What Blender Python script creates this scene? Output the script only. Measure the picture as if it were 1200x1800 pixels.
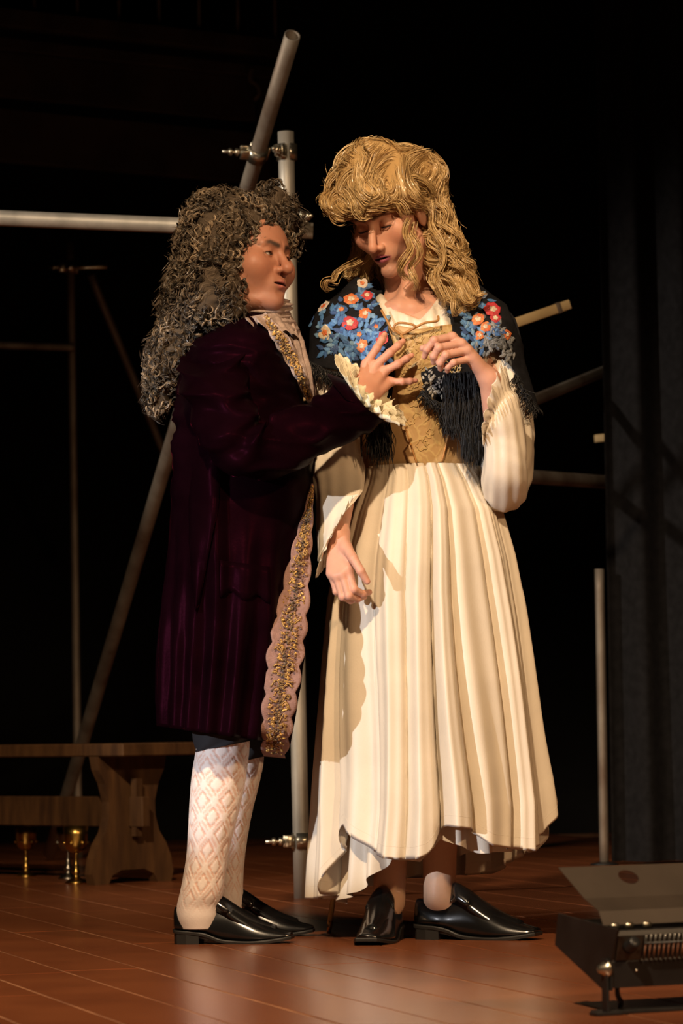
import bpy, math, random
import numpy as np
from mathutils import Vector, Matrix
from mathutils.bvhtree import BVHTree

for o in list(bpy.data.objects):
    bpy.data.objects.remove(o, do_unlink=True)
scene = bpy.context.scene
COL = scene.collection
PI = math.pi
random.seed(7)
rng = np.random.default_rng(7)

# ------------------------------------------------------------------ camera
FPX, CAM_D, CAM_H, ROLL = 5952.0, 8.0, 0.5, math.radians(1.0)
PITCH = math.atan((1283 - 3.5 - 900) / FPX)
_fw = np.array([0, math.cos(PITCH), math.sin(PITCH)])
_r0 = np.array([1.0, 0, 0])
_u0 = np.cross(_r0, _fw)
_r = math.cos(ROLL) * _r0 - math.sin(ROLL) * _u0
_u = math.sin(ROLL) * _r0 + math.cos(ROLL) * _u0
CAM = np.array([0, -CAM_D, CAM_H])
cd = bpy.data.cameras.new('camera')
cam = bpy.data.objects.new('camera', cd)
COL.objects.link(cam)
cd.sensor_fit = 'VERTICAL'
cd.sensor_height = 36.0
cd.lens = 36.0 * FPX / 1800.0
cd.clip_end = 100
cd.dof.use_dof = True
cd.dof.focus_distance = 7.95
cd.dof.aperture_fstop = 7.1
m = Matrix.Identity(4)
for i in range(3):
    m[i][0], m[i][1], m[i][2], m[i][3] = _r[i], _u[i], -_fw[i], CAM[i]
cam.matrix_world = m
scene.camera = cam

# ------------------------------------------------------------------ light
world = bpy.data.worlds.new('dark_theatre')
scene.world = world
world.use_nodes = True
world.node_tree.nodes['Background'].inputs[0].default_value = (0, 0, 0, 1)
world.node_tree.nodes['Background'].inputs[1].default_value = 0.0
scene.view_settings.view_transform = 'Standard'
scene.view_settings.look = 'None'
scene.view_settings.gamma = 1.0
scene.view_settings.use_curve_mapping = False
scene.view_settings.exposure = 0.0

def spot(name, loc, target, power, color, angle, blend, radius):
    l = bpy.data.lights.new(name, 'SPOT')
    l.energy = power
    l.color = color
    l.spot_size = math.radians(angle)
    l.spot_blend = blend
    l.shadow_soft_size = radius
    o = bpy.data.objects.new(name, l)
    COL.objects.link(o)
    o.location = loc
    o.rotation_euler = (Vector(target) - Vector(loc)).to_track_quat('-Z', 'Y').to_euler()
    return o

spot('stage_spot_white_left_offscreen', (-5.3, -5.3, 1.85), (0.02, -0.02, 0.82), 1600, (0.95, 0.95, 1.0), 11.0, 0.22, 0.035)
spot('stage_spot_amber_front_offscreen', (-1.3, -6.2, 5.3), (0.0, -0.2, 0.6), 2500, (1.0, 0.72, 0.45), 42, 0.7, 0.12)
spot('stage_spot_amber_right_offscreen', (3.4, -5.2, 3.6), (0.1, -0.2, 0.7), 650, (1.0, 0.62, 0.32), 46, 0.7, 0.16)
spot('stage_wing_lamp_left_offscreen', (-5.2, -0.6, 3.2), (-0.2, 2.0, 1.35), 1000, (1.0, 0.84, 0.66), 32, 0.5, 0.12)

# ------------------------------------------------------------------ helpers
def ray(x, y):
    return _fw * FPX + _r * (x - 600) - _u * (y - 900)

def P(x, y, Y):
    d = ray(x, y)
    return CAM + d * ((Y + CAM_D) / d[1])

def FL(x, y, z=0.0):
    d = ray(x, y)
    return CAM + d * ((z - CAM_H) / d[2])

def mpp(Y):                                   # metres per pixel at depth Y
    return (Y + CAM_D) / FPX

def nrm(v):
    v = np.asarray(v, float)
    return v / max(1e-12, np.linalg.norm(v))

def empty(name, loc):
    o = bpy.data.objects.new(name, None)
    COL.objects.link(o)
    o.location = tuple(loc)
    o.empty_display_size = 0.1
    return o

def tag(o, label=None, cat=None, group=None, kind=None):
    if label: o['label'] = label
    if cat: o['category'] = cat
    if group: o['group'] = group
    if kind: o['kind'] = kind
    return o

def root_loc(o):
    while o.parent: o = o.parent
    return np.array(o.location)

def mesh(name, verts, faces, mat, parent=None, smooth=True, col=None, uv=None):
    """one mesh object; verts in world coordinates"""
    verts = np.asarray(verts, float)
    if parent is not None:
        verts = verts - root_loc(parent)
    me = bpy.data.meshes.new(name)
    me.from_pydata(verts.tolist(), [], faces if isinstance(faces, list) else faces.tolist())
    if mat: me.materials.append(mat)
    if smooth:
        me.polygons.foreach_set('use_smooth', np.ones(len(me.polygons), bool))
    if col is not None:
        a = me.color_attributes.new('Col', 'FLOAT_COLOR', 'POINT')
        c = np.ones((len(verts), 4), np.float32)
        c[:, :3] = col
        a.data.foreach_set('color', c.ravel())
    if uv is not None:
        l = me.uv_layers.new(name='UVMap')
        li = np.empty(len(me.loops), np.int32)
        me.loops.foreach_get('vertex_index', li)
        l.data.foreach_set('uv', np.asarray(uv, np.float32)[li].ravel())
    me.update()
    o = bpy.data.objects.new(name, me)
    COL.objects.link(o)
    o.parent = parent
    return o

class MB:
    """collects shapes, builds one mesh object"""
    def __init__(s):
        s.v, s.f, s.c, s.n = [], [], [], 0
    def add(s, v, f, col=None):
        v = np.asarray(v, float)
        s.v.append(v)
        f = np.asarray(f, int).tolist() if not isinstance(f, list) else f
        s.f += [[i + s.n for i in q] for q in f]
        s.c.append(np.tile(np.asarray(col if col is not None else (1, 1, 1), float), (len(v), 1)) if (col is None or np.ndim(col) == 1) else np.asarray(col))
        s.n += len(v)
        return s
    def build(s, name, mat, parent=None, smooth=True, usecol=False):
        return mesh(name, np.concatenate(s.v), s.f, mat, parent, smooth, np.concatenate(s.c) if usecol else None)

def grid_faces(nv, nu, closed=True, flip=False):
    i = np.arange(nv - 1)[:, None]
    j = np.arange(nu if closed else nu - 1)[None, :]
    a = i * nu + j
    b = i * nu + (j + 1) % nu
    c = (i + 1) * nu + (j + 1) % nu
    d = (i + 1) * nu + j
    q = np.stack([a, b, c, d] if not flip else [a, d, c, b], -1).reshape(-1, 4)
    return q

def loft(rings, closed=True, caps=True, flip=False):
    r = np.asarray(rings, float)
    nv, nu = r.shape[:2]
    f = grid_faces(nv, nu, closed, flip).tolist()
    if caps and closed:
        f.append(list(range(nu))[::-1] if not flip else list(range(nu)))
        f.append([(nv - 1) * nu + k for k in range(nu)][::(1 if not flip else -1)])
    return r.reshape(-1, 3), f

def frames(path):
    """parallel transport frames"""
    p = np.asarray(path, float)
    t = np.gradient(p, axis=0)
    t /= np.maximum(1e-12, np.linalg.norm(t, axis=1))[:, None]
    up = np.array([0, 0, 1.0]) if abs(t[0][2]) < 0.9 else np.array([1.0, 0, 0])
    n = nrm(np.cross(t[0], up))
    N = [n]
    for k in range(1, len(p)):
        n = N[-1] - t[k] * (N[-1] @ t[k])
        N.append(nrm(n))
    N = np.array(N)
    B = np.cross(t, N)
    return t, N, B

def tube(path, rad, sides=8, caps=True):
    p = np.asarray(path, float)
    if np.ndim(rad) == 0: rad = np.full(len(p), rad)
    t, N, B = frames(p)
    a = np.linspace(0, 2 * PI, sides, endpoint=False)
    r = p[:, None] + np.asarray(rad)[:, None, None] * (np.cos(a)[None, :, None] * N[:, None] + np.sin(a)[None, :, None] * B[:, None])
    return loft(r, True, caps)

def cr(pts, n):
    """Catmull-Rom resample of control rows"""
    p = np.asarray(pts, float)
    p = np.vstack([2 * p[0] - p[1], p, 2 * p[-1] - p[-2]])
    k = len(p) - 3
    out = []
    for s in np.linspace(0, k, n):
        i = min(int(s), k - 1)
        u = s - i
        a, b, c, d = p[i:i + 4]
        out.append(0.5 * ((2 * b) + (-a + c) * u + (2 * a - 5 * b + 4 * c - d) * u * u + (-a + 3 * b - 3 * c + d) * u ** 3))
    return np.array(out)

def lathe(profile, n=24, center=(0, 0, 0), axis=None):
    a = np.linspace(0, 2 * PI, n, endpoint=False)
    r = [[(q[0] * math.cos(t), q[0] * math.sin(t), q[1]) for t in a] for q in profile]
    v, f = loft(r, True, True)
    if axis is not None:
        z = nrm(axis)
        x = nrm(np.cross(z, (0.3, 0.9, 0.1)))
        y = np.cross(z, x)
        v = v[:, :1] * x + v[:, 1:2] * y + v[:, 2:] * z
    return v + np.asarray(center), f

def box(c, size, R=None, bev=0.0):
    """bevelled box, R = 3x3 columns are the box axes"""
    hx, hy, hz = np.asarray(size) / 2.0
    b = min(bev, hx * .9, hy * .9, hz * .9)
    if b <= 0:
        v = np.array([(x, y, z) for z in (-hz, hz) for y in (-hy, hy) for x in (-hx, hx)])
        f = [[0, 2, 3, 1], [4, 5, 7, 6], [0, 1, 5, 4], [2, 6, 7, 3], [0, 4, 6, 2], [1, 3, 7, 5]]
    else:
        def ring(z, s):
            X, Y = hx - s, hy - s
            c_ = b if s == 0 else b * 0.4
            return [(X - c_, -Y, z), (X, -Y + c_, z), (X, Y - c_, z), (X - c_, Y, z), (-X + c_, Y, z), (-X, Y - c_, z), (-X, -Y + c_, z), (-X + c_, -Y, z)]
        v, f = loft([ring(-hz, b), ring(-hz + b, 0), ring(hz - b, 0), ring(hz, b)])
    if R is not None:
        v = v @ np.asarray(R).T
    return v + np.asarray(c), f

def axes(fwd, up=(0, 0, 1)):
    """matrix with columns x = along fwd, y, z near up"""
    x = nrm(fwd)
    y = nrm(np.cross(up, x))
    z = np.cross(x, y)
    return np.stack([x, y, z], 1)

def prism(poly, depth_vec):
    """extrude a closed 3D polygon"""
    p = np.asarray(poly, float)
    n = len(p)
    v = np.vstack([p, p + np.asarray(depth_vec)])
    f = [list(range(n))[::-1], [n + k for k in range(n)]]
    f += [[k, (k + 1) % n, n + (k + 1) % n, n + k] for k in range(n)]
    return v, f

_S = [(rng.normal(size=3), rng.uniform(0, 6.28)) for _ in range(24)]
def wob(p, freq, oct=0):
    """smooth pseudo-noise in about [-1, 1]"""
    p = np.asarray(p) * freq
    r = 0
    for k in range(6):
        d, ph = _S[(k + oct * 6) % 24]
        r = r + np.sin(p @ d * 1.6 + ph + 1.3 * np.sin(p @ _S[(k * 5 + 3 + oct) % 24][0] + k))
    return r / 3.2

# ------------------------------------------------------------------ SDF toolkit
def smin(a, b, k):
    h = np.clip(0.5 + 0.5 * (b - a) / k, 0, 1)
    return b + (a - b) * h - k * h * (1 - h)

def smax(a, b, k):
    return -smin(-a, -b, k)

def sph(p, c, r):
    return np.linalg.norm(p - np.asarray(c), axis=1) - r

def ell(p, c, r, R=None):
    q = p - np.asarray(c)
    if R is not None: q = q @ R
    r = np.asarray(r, float)
    k0 = np.linalg.norm(q / r, axis=1)
    k1 = np.linalg.norm(q / (r * r), axis=1)
    return k0 * (k0 - 1.0) / np.maximum(k1, 1e-9)

def cap(p, a, b, ra, rb=None):
    a = np.asarray(a, float)
    b = np.asarray(b, float)
    rb = ra if rb is None else rb
    ab = b - a
    t = np.clip((p - a) @ ab / max(1e-12, ab @ ab), 0, 1)
    return np.linalg.norm(p - a - t[:, None] * ab, axis=1) - (ra + (rb - ra) * t)

def polygonize(fn, lo, hi, h):
    lo = np.asarray(lo, float)
    hi = np.asarray(hi, float)
    B = 10
    nb = np.maximum(1, np.ceil((hi - lo) / (h * B)).astype(int))
    n = nb * B
    cen = np.stack(np.meshgrid(*[np.arange(k) for k in nb], indexing='ij'), -1).reshape(-1, 3)
    dc = fn(lo + (cen * B + (B - 1) / 2) * h)
    keep = np.abs(dc) < h * B * 0.9 * 1.7
    V = np.repeat(np.repeat(np.repeat(np.where(dc > 0, 1.0, -1.0).reshape(nb), B, 0), B, 1), B, 2).astype(np.float32)
    loc = np.stack(np.meshgrid(*[np.arange(B)] * 3, indexing='ij'), -1).reshape(-1, 3)
    kc = cen[keep]
    for s in range(0, len(kc), 200):
        idx = (kc[s:s + 200, None, :] * B + loc[None]).reshape(-1, 3)
        V[idx[:, 0], idx[:, 1], idx[:, 2]] = fn(lo + idx * h)
    ins = V < 0
    cnt = np.zeros(tuple(n - 1), np.int8)
    for dx in (0, 1):
        for dy in (0, 1):
            for dz in (0, 1):
                cnt += ins[dx:n[0] - 1 + dx, dy:n[1] - 1 + dy, dz:n[2] - 1 + dz]
    act = np.argwhere((cnt > 0) & (cnt < 8))
    ids = np.full(tuple(n - 1), -1, np.int32)
    ids[act[:, 0], act[:, 1], act[:, 2]] = np.arange(len(act))
    acc = np.zeros((len(act), 3))
    w = np.zeros(len(act))
    cs = [np.array(c) for c in ((0, 0, 0), (1, 0, 0), (0, 1, 0), (1, 1, 0), (0, 0, 1), (1, 0, 1), (0, 1, 1), (1, 1, 1))]
    vals = [V[act[:, 0] + c[0], act[:, 1] + c[1], act[:, 2] + c[2]] for c in cs]
    for a, b in ((0, 1), (2, 3), (4, 5), (6, 7), (0, 2), (1, 3), (4, 6), (5, 7), (0, 4), (1, 5), (2, 6), (3, 7)):
        va, vb = vals[a], vals[b]
        x = (va < 0) != (vb < 0)
        t = np.where(x, va / np.where(x, va - vb, 1), 0)
        acc += np.where(x[:, None], cs[a] + t[:, None] * (cs[b] - cs[a]), 0)
        w += x
    verts = lo + (act + acc / w[:, None]) * h
    faces = []
    for ax in range(3):
        o1, o2 = (ax + 1) % 3, (ax + 2) % 3
        sl0 = [slice(None)] * 3
        sl1 = [slice(None)] * 3
        sl0[ax] = slice(0, n[ax] - 1)
        sl1[ax] = slice(1, n[ax])
        ch = ins[tuple(sl0)] != ins[tuple(sl1)]
        e = np.argwhere(ch)
        e = e[(e[:, o1] > 0) & (e[:, o2] > 0) & (e[:, o1] < n[o1] - 1) & (e[:, o2] < n[o2] - 1)]
        q = []
        for d1, d2 in ((0, 0), (1, 0), (1, 1), (0, 1)):
            c = e.copy()
            c[:, o1] -= d1
            c[:, o2] -= d2
            q.append(ids[c[:, 0], c[:, 1], c[:, 2]])
        q = np.stack(q, 1)
        fl = ~ins[e[:, 0], e[:, 1], e[:, 2]]
        q[fl] = q[fl][:, ::-1]
        faces.append(q)
    faces = np.concatenate(faces)
    faces = faces[(faces >= 0).all(1)]
    return verts, faces

# ------------------------------------------------------------------ materials
def nodes_of(name):
    mt = bpy.data.materials.new(name)
    mt.use_nodes = True
    nt = mt.node_tree
    return mt, nt, nt.nodes['Principled BSDF'], nt.links

def mat(name, color, rough=0.6, metal=0.0, var=0.0, scale=8.0, bump=0.0, bscale=60.0, attr=False, sheen=0.0, sheen_tint=(1, 1, 1), sheen_rough=0.3,
        sss=0.0, coat=0.0, color2=None, stretch=(1, 1, 1), spec=0.5, detail=4.0, trans=0.0):
    mt, nt, bs, L = nodes_of(name)
    N = nt.nodes
    tc = N.new('ShaderNodeTexCoord')
    mp = N.new('ShaderNodeMapping')
    mp.inputs['Scale'].default_value = stretch
    L.new(tc.outputs['Object'], mp.inputs['Vector'])
    src = None
    if attr:
        a = N.new('ShaderNodeVertexColor')
        a.layer_name = 'Col'
        src = a.outputs['Color']
    if var > 0 or color2:
        nz = N.new('ShaderNodeTexNoise')
        nz.inputs['Scale'].default_value = scale
        nz.inputs['Detail'].default_value = detail
        L.new(mp.outputs[0], nz.inputs['Vector'])
        rp = N.new('ShaderNodeValToRGB')
        rp.color_ramp.elements[0].position = 0.32
        rp.color_ramp.elements[1].position = 0.68
        if color2:
            rp.color_ramp.elements[0].color = (*color, 1)
            rp.color_ramp.elements[1].color = (*color2, 1)
        else:
            rp.color_ramp.elements[0].color = tuple(c * (1 - var) for c in (color if not attr else (1, 1, 1))) + (1,)
            rp.color_ramp.elements[1].color = tuple(min(1, c * (1 + var)) for c in (color if not attr else (1, 1, 1))) + (1,)
        L.new(nz.outputs['Fac'], rp.inputs[0])
        if attr:
            mx = N.new('ShaderNodeMix')
            mx.data_type = 'RGBA'
            mx.blend_type = 'MULTIPLY'
            mx.inputs[0].default_value = 1
            L.new(src, mx.inputs[6])
            L.new(rp.outputs[0], mx.inputs[7])
            src = mx.outputs[2]
        else:
            src = rp.outputs[0]
    if src is not None:
        L.new(src, bs.inputs['Base Color'])
    else:
        bs.inputs['Base Color'].default_value = (*color, 1)
    bs.inputs['Roughness'].default_value = rough
    bs.inputs['Metallic'].default_value = metal
    bs.inputs['Specular IOR Level'].default_value = spec
    if sheen:
        bs.inputs['Sheen Weight'].default_value = sheen
        bs.inputs['Sheen Tint'].default_value = (*sheen_tint, 1)
        bs.inputs['Sheen Roughness'].default_value = sheen_rough
    if sss:
        bs.inputs['Subsurface Weight'].default_value = sss
        bs.inputs['Subsurface Radius'].default_value = (0.012, 0.004, 0.002)
        bs.inputs['Subsurface Scale'].default_value = 0.6
    if coat:
        bs.inputs['Coat Weight'].default_value = coat
        bs.inputs['Coat Roughness'].default_value = 0.12
    if bump:
        nb = N.new('ShaderNodeTexNoise')
        nb.inputs['Scale'].default_value = bscale
        nb.inputs['Detail'].default_value = 3
        L.new(mp.outputs[0], nb.inputs['Vector'])
        bp = N.new('ShaderNodeBump')
        bp.inputs['Strength'].default_value = bump
        bp.inputs['Distance'].default_value = 0.003
        L.new(nb.outputs['Fac'], bp.inputs['Height'])
        L.new(bp.outputs[0], bs.inputs['Normal'])
    return mt

M = {}
M['plank'] = mat('painted_boards', (0.175, 0.053, 0.021), rough=0.27, color2=(0.26, 0.083, 0.032), scale=2.6, stretch=(1, 1, 1), bump=0.10, bscale=22, detail=6)
M['subfloor'] = mat('pale_joint_dirt', (0.15, 0.06, 0.03), rough=0.8, color2=(0.48, 0.25, 0.13), scale=3.5)
M['backcloth'] = mat('black_backcloth', (0.012, 0.012, 0.013), rough=0.95, var=0.3, scale=2, spec=0.1)
M['curtain'] = mat('black_serge_curtain', (0.012, 0.012, 0.014), rough=0.95, var=0.25, scale=30, spec=0.15)
M['tube'] = mat('galvanised_tube', (0.36, 0.35, 0.32), rough=0.5, metal=0.5, color2=(0.52, 0.50, 0.46), scale=16, stretch=(1, 1, 0.4), bump=0.15, bscale=70)
M['tube_rust'] = mat('weathered_tube', (0.15, 0.105, 0.08), rough=0.6, metal=0.5, color2=(0.33, 0.30, 0.26), scale=9, stretch=(1, 1, 0.5), bump=0.2, bscale=60)
M['coupler'] = mat('zinc_coupler', (0.62, 0.60, 0.52), rough=0.3, metal=0.95, color2=(0.45, 0.40, 0.30), scale=40)
M['darkmetal'] = mat('black_enamel', (0.012, 0.012, 0.013), rough=0.42, var=0.3, scale=12)
M['bronze'] = mat('bronze_panel', (0.045, 0.034, 0.026), rough=0.5, metal=0.25, var=0.12, scale=10)
M['wire'] = mat('bright_wire', (0.62, 0.60, 0.56), rough=0.25, metal=1.0)
M['benchwood'] = mat('old_oak', (0.045, 0.020, 0.008), rough=0.7, spec=0.3, color2=(0.095, 0.045, 0.016), scale=9, stretch=(3, 3, 0.6), bump=0.25, bscale=40)
M['batten'] = mat('pale_batten', (0.50, 0.37, 0.19), rough=0.6, color2=(0.62, 0.48, 0.27), scale=14, bump=0.2, bscale=50)
M['darkwood'] = mat('gallery_wood', (0.08, 0.062, 0.05), rough=0.8, var=0.4, scale=4)
M['gold'] = mat('tarnished_gold', (0.58, 0.36, 0.09), rough=0.28, metal=1.0, color2=(0.42, 0.28, 0.08), scale=20)
M['silver'] = mat('tarnished_silver', (0.42, 0.40, 0.36), rough=0.3, metal=1.0, color2=(0.28, 0.26, 0.22), scale=20)
M['cane'] = mat('varnished_cane', (0.75, 0.46, 0.17), rough=0.3, var=0.15, scale=30, coat=0.4)
M['skin'] = mat('skin', (0.6, 0.35, 0.25), rough=0.5, attr=True, var=0.06, scale=60, sss=0.15, bump=0.06, bscale=220, spec=0.35)
M['velvet'] = mat('plum_velvet', (0.0045, 0.0008, 0.0020), rough=0.85, var=0.3, scale=8, sheen=0.35, sheen_tint=(0.75, 0.05, 0.20), sheen_rough=0.09, spec=0.018, bump=0.1, bscale=160)
M['velvet'].node_tree.nodes['Principled BSDF'].inputs['Specular Tint'].default_value = (1.0, 0.10, 0.32, 1)
M['velvet'].node_tree.nodes['Principled BSDF'].inputs['Roughness'].default_value = 0.34
M['breeches'] = mat('charcoal_breeches', (0.022, 0.022, 0.025), rough=0.85, spec=0.2)
M['cream'] = mat('cream_satin_cotton', (0.64, 0.565, 0.45), rough=0.5, var=0.05, scale=10, sheen=0.15, bump=0.08, bscale=250)
M['blouse'] = mat('ivory_blouse', (0.70, 0.62, 0.50), rough=0.4, var=0.05, scale=12, sheen=0.12, bump=0.08, bscale=200)
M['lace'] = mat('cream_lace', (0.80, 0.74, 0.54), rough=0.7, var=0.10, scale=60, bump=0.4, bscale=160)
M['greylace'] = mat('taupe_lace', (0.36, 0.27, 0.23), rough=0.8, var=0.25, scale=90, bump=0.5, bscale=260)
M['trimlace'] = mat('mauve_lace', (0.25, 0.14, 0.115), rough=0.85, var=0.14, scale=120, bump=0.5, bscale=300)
M['goldthread'] = mat('gold_thread', (0.5, 0.3, 0.08), rough=0.42, metal=0.55, attr=True, var=0.3, scale=150, bump=0.5, bscale=300)
M['stocking'] = mat('white_stocking', (0.8, 0.6, 0.5), rough=0.75, attr=True, bump=0.15, bscale=320, sheen=0.2)
M['leather'] = mat('polished_black_leather', (0.006, 0.006, 0.0065), rough=0.22, coat=0.5, var=0.3, scale=20, bump=0.05, bscale=60)
M['sole'] = mat('black_sole', (0.010, 0.0095, 0.009), rough=0.5)
M['wigbase'] = mat('wig_net', (0.1, 0.08, 0.06), rough=0.9, attr=True, spec=0.1)
M['wig'] = mat('wig_hair', (0.1, 0.08, 0.06), rough=0.3, attr=True, spec=0.6)
M['shawl'] = mat('black_shawl', (0.007, 0.007, 0.009), rough=0.8, var=0.4, scale=40, spec=0.2, bump=0.2, bscale=200)
M['embroidery'] = mat('embroidery', (1, 1, 1), rough=0.6, attr=True, var=0.18, scale=260, bump=0.6, bscale=420)
M['fringe'] = mat('black_fringe', (0.006, 0.006, 0.007), rough=0.55, spec=0.4)
M['ribbon'] = mat('tan_ribbon', (0.40, 0.19, 0.055), rough=0.4, var=0.1, scale=40)
M['eye'] = mat('eye', (1, 1, 1), rough=0.15, attr=True, coat=0.6)

def brocade():
    mt, nt, bs, L = nodes_of('gold_brocade')
    N = nt.nodes
    tc = N.new('ShaderNodeTexCoord')
    v1 = N.new('ShaderNodeTexVoronoi')
    v1.feature = 'DISTANCE_TO_EDGE'
    v1.inputs['Scale'].default_value = 34
    nz = N.new('ShaderNodeTexNoise')
    nz.inputs['Scale'].default_value = 20
    mx = N.new('ShaderNodeMix')
    mx.data_type = 'VECTOR'
    mx.inputs[0].default_value = 0.06
    L.new(tc.outputs['Object'], nz.inputs['Vector'])
    L.new(tc.outputs['Object'], mx.inputs[4])
    L.new(nz.outputs['Color'], mx.inputs[5])
    L.new(mx.outputs[1], v1.inputs['Vector'])
    rp = N.new('ShaderNodeValToRGB')
    rp.color_ramp.elements[0].position = 0.03
    rp.color_ramp.elements[0].color = (0.50, 0.35, 0.14, 1)
    rp.color_ramp.elements[1].position = 0.11
    rp.color_ramp.elements[1].color = (0.42, 0.265, 0.105, 1)
    L.new(v1.outputs['Distance'], rp.inputs[0])
    L.new(rp.outputs[0], bs.inputs['Base Color'])
    bs.inputs['Roughness'].default_value = 0.6
    bp = N.new('ShaderNodeBump')
    bp.inputs['Strength'].default_value = 0.5
    bp.inputs['Distance'].default_value = 0.004
    bp.invert = True
    L.new(v1.outputs['Distance'], bp.inputs['Height'])
    L.new(bp.outputs[0], bs.inputs['Normal'])
    return mt
M['bodice'] = brocade()

# ================================================================== THE SETTING
def structure(name, v, f, mt, label=None, smooth=False):
    o = mesh(name, v, f, mt, None, smooth)
    o['kind'] = 'structure'
    if label: tag(o, label, None)
    return o

floor = structure('floor', *box((0, 1.0, -0.031), (9.0, 13.0, 0.06)), M['subfloor'])
tag(floor, 'red-brown painted board stage floor with pale joints', 'floor')
bd = nrm((math.sin(math.radians(16.4)), -math.cos(math.radians(16.4)), 0))
bn = np.array([-bd[1], bd[0], 0])
BW = 0.1665
for k in range(-20, 22):
    off = -1.146 + BW * (k + 6.5) + 0.0
    s = -5.0 + random.uniform(-2.2, 0)
    while s < 8.5:
        L_ = random.choice((1.8, 2.1, 2.4))
        e = s + L_
        c = bn * off - bd * ((s + e) / 2)
        s = e
        if not (-4.3 < c[1] < 8.0) or abs(c[0]) > 0.55 + (c[1] + 8) * 0.13 + 1.1: continue
        dz = random.uniform(-0.0004, 0.0004)
        o = mesh('plank', *box((c[0], c[1], -0.0105 + dz), (L_ - 0.006, BW - 0.0065, 0.021), axes(bd)), M['plank'], None, False)
        o.parent = floor

wall = structure('wall_back', *box((0, 7.6, 3.5), (14, 0.1, 8.0)), M['backcloth'])
tag(wall, 'plain black cloth wall across the back of the stage', 'wall')

# black curtain leg on the right
def curtain(name, x0, x1, Y, z1, label, amp=0.045, waves=9):
    u = np.linspace(0, 1, 120)
    rows = []
    for t in np.linspace(0, 1, 24):
        a = amp * (0.75 + 0.25 * t)
        X = x0 + (x1 - x0) * u + 0.01 * np.sin(9 * u + 3 * t)
        Yy = Y + a * np.sin(u * waves * 2 * PI + 0.5 * np.sin(3 * t + 7 * u)) + 0.02 * np.sin(17 * u + 2 * t)
        rows.append(np.stack([X, Yy, np.full_like(u, z1 + (0.012 - z1) * t)], -1))
    fr = np.array(rows)
    back = fr + np.array([0, 0.012, 0])
    v, f = loft(np.concatenate([fr, back[:, ::-1]], axis=1), True, False)
    o = mesh(name, v, f, M['curtain'])
    return tag(o, label, 'curtain')
c0 = P(1073, 1400, 4.0)[0]
curtain('stage_curtain', c0, c0 + 1.5, 4.0, 4.2, 'black stage curtain hanging in folds behind the floodlight')

# ================================================================== SCAFFOLD
TR = 0.0242
def pipe_mesh(a, b, r=TR, wall=0.0042, n=20):
    a = np.asarray(a, float); b = np.asarray(b, float)
    t = nrm(b - a)
    x = nrm(np.cross(t, (0.2, 0.3, 0.93) if abs(t[2]) < 0.9 else (1, 0, 0)))
    y = np.cross(t, x)
    an = np.linspace(0, 2 * PI, n, endpoint=False)
    cs = np.cos(an)[:, None] * x + np.sin(an)[:, None] * y
    L_ = np.linalg.norm(b - a)
    rings = [a + t * 0.08 * 0 + cs * (r - wall)]
    rings = [a + t * min(0.12, L_ / 3) + cs * (r - wall), a + cs * (r - wall), a + cs * r]
    for s in np.linspace(0, 1, 14)[1:-1]:
        rings.append(a + (b - a) * s + cs * r)
    rings += [b + cs * r, b + cs * (r - wall), b - t * min(0.12, L_ / 3) + cs * (r - wall)]
    return loft(np.array(rings), True, True)

def pipe(name, a, b, label, mt='tube', r=TR, group=None, cat='scaffold tube'):
    root = empty(name, a)
    o = mesh('tube', *pipe_mesh(a, b, r), M[mt], root)
    tag(root, label, cat, group)
    return root

def coupler(parent, c, t, side, r=TR, bolt=0.07):
    """tube clamp: two half bands, hinge, swing bolt with nut; c centre, t tube axis, side = bolt direction"""
    t = nrm(t); side = nrm(np.asarray(side) - t * (np.asarray(side) @ t)); w = np.cross(t, side)
    body = MB()
    for s0, s1, rr in ((0.12, 0.5, r + 0.007), (0.56, 1.05, r + 0.0075)):
        an = np.linspace(s0 * 2 * PI, s1 * 2 * PI, 14)
        rings = []
        for q in an:
            d = math.cos(q) * side + math.sin(q) * w
            rings.append([c + d * (r + 0.0008) - t * 0.022, c + d * rr - t * 0.024, c + d * rr + t * 0.024, c + d * (r + 0.0008) + t * 0.022])
        body.add(*loft(np.array(rings), True, True))
    p = parent
    clamp = body.build('clamp_band', M['coupler'], p)
    lug = MB()
    for s in (-1, 1):
        lug.add(*box(c + side * (r + 0.016) + w * 0.011 * s, (0.03, 0.008, 0.036), np.stack([side, w, t], 1), 0.002))
    lug.build('lug', M['coupler'], p)
    b0 = c + side * (r + 0.012)
    bo = mesh('bolt', *tube([b0, b0 + side * bolt], 0.0055, 10), M['coupler'], p)
    nut = MB()
    for dd in (0.022, 0.040):
        nut.add(*lathe([(0.0, 0), (0.0115, 0), (0.0125, 0.003), (0.0115, 0.010), (0, 0.010)], 6, b0 + side * (bolt * dd / 0.06 * 0.9), side))
    nut.build('nut', M['coupler'], bo)
    hc = c - side * (r + 0.008)
    mesh('hinge_pin', *tube([hc - t * 0.026, hc + t * 0.026], 0.006, 10), M['coupler'], p)

# upright tube behind the couple
base = FL(531, 1579)
top = P(502, 232, base[1])
up = pipe('scaffold_tube', base, top, 'upright galvanised scaffold tube standing between and behind the two actors')
coupler(up, P(531, 1478, base[1]) + np.array([0.0, 0, 0]), top - base, (-1, -0.25, 0), bolt=0.075)
coupler(up, P(504, 268, base[1]), top - base, (-0.45, -0.9, 0), bolt=0.055)
coupler(up, P(511, 385, base[1]), top - base, (0.75, -0.65, 0), bolt=0.05)
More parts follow.
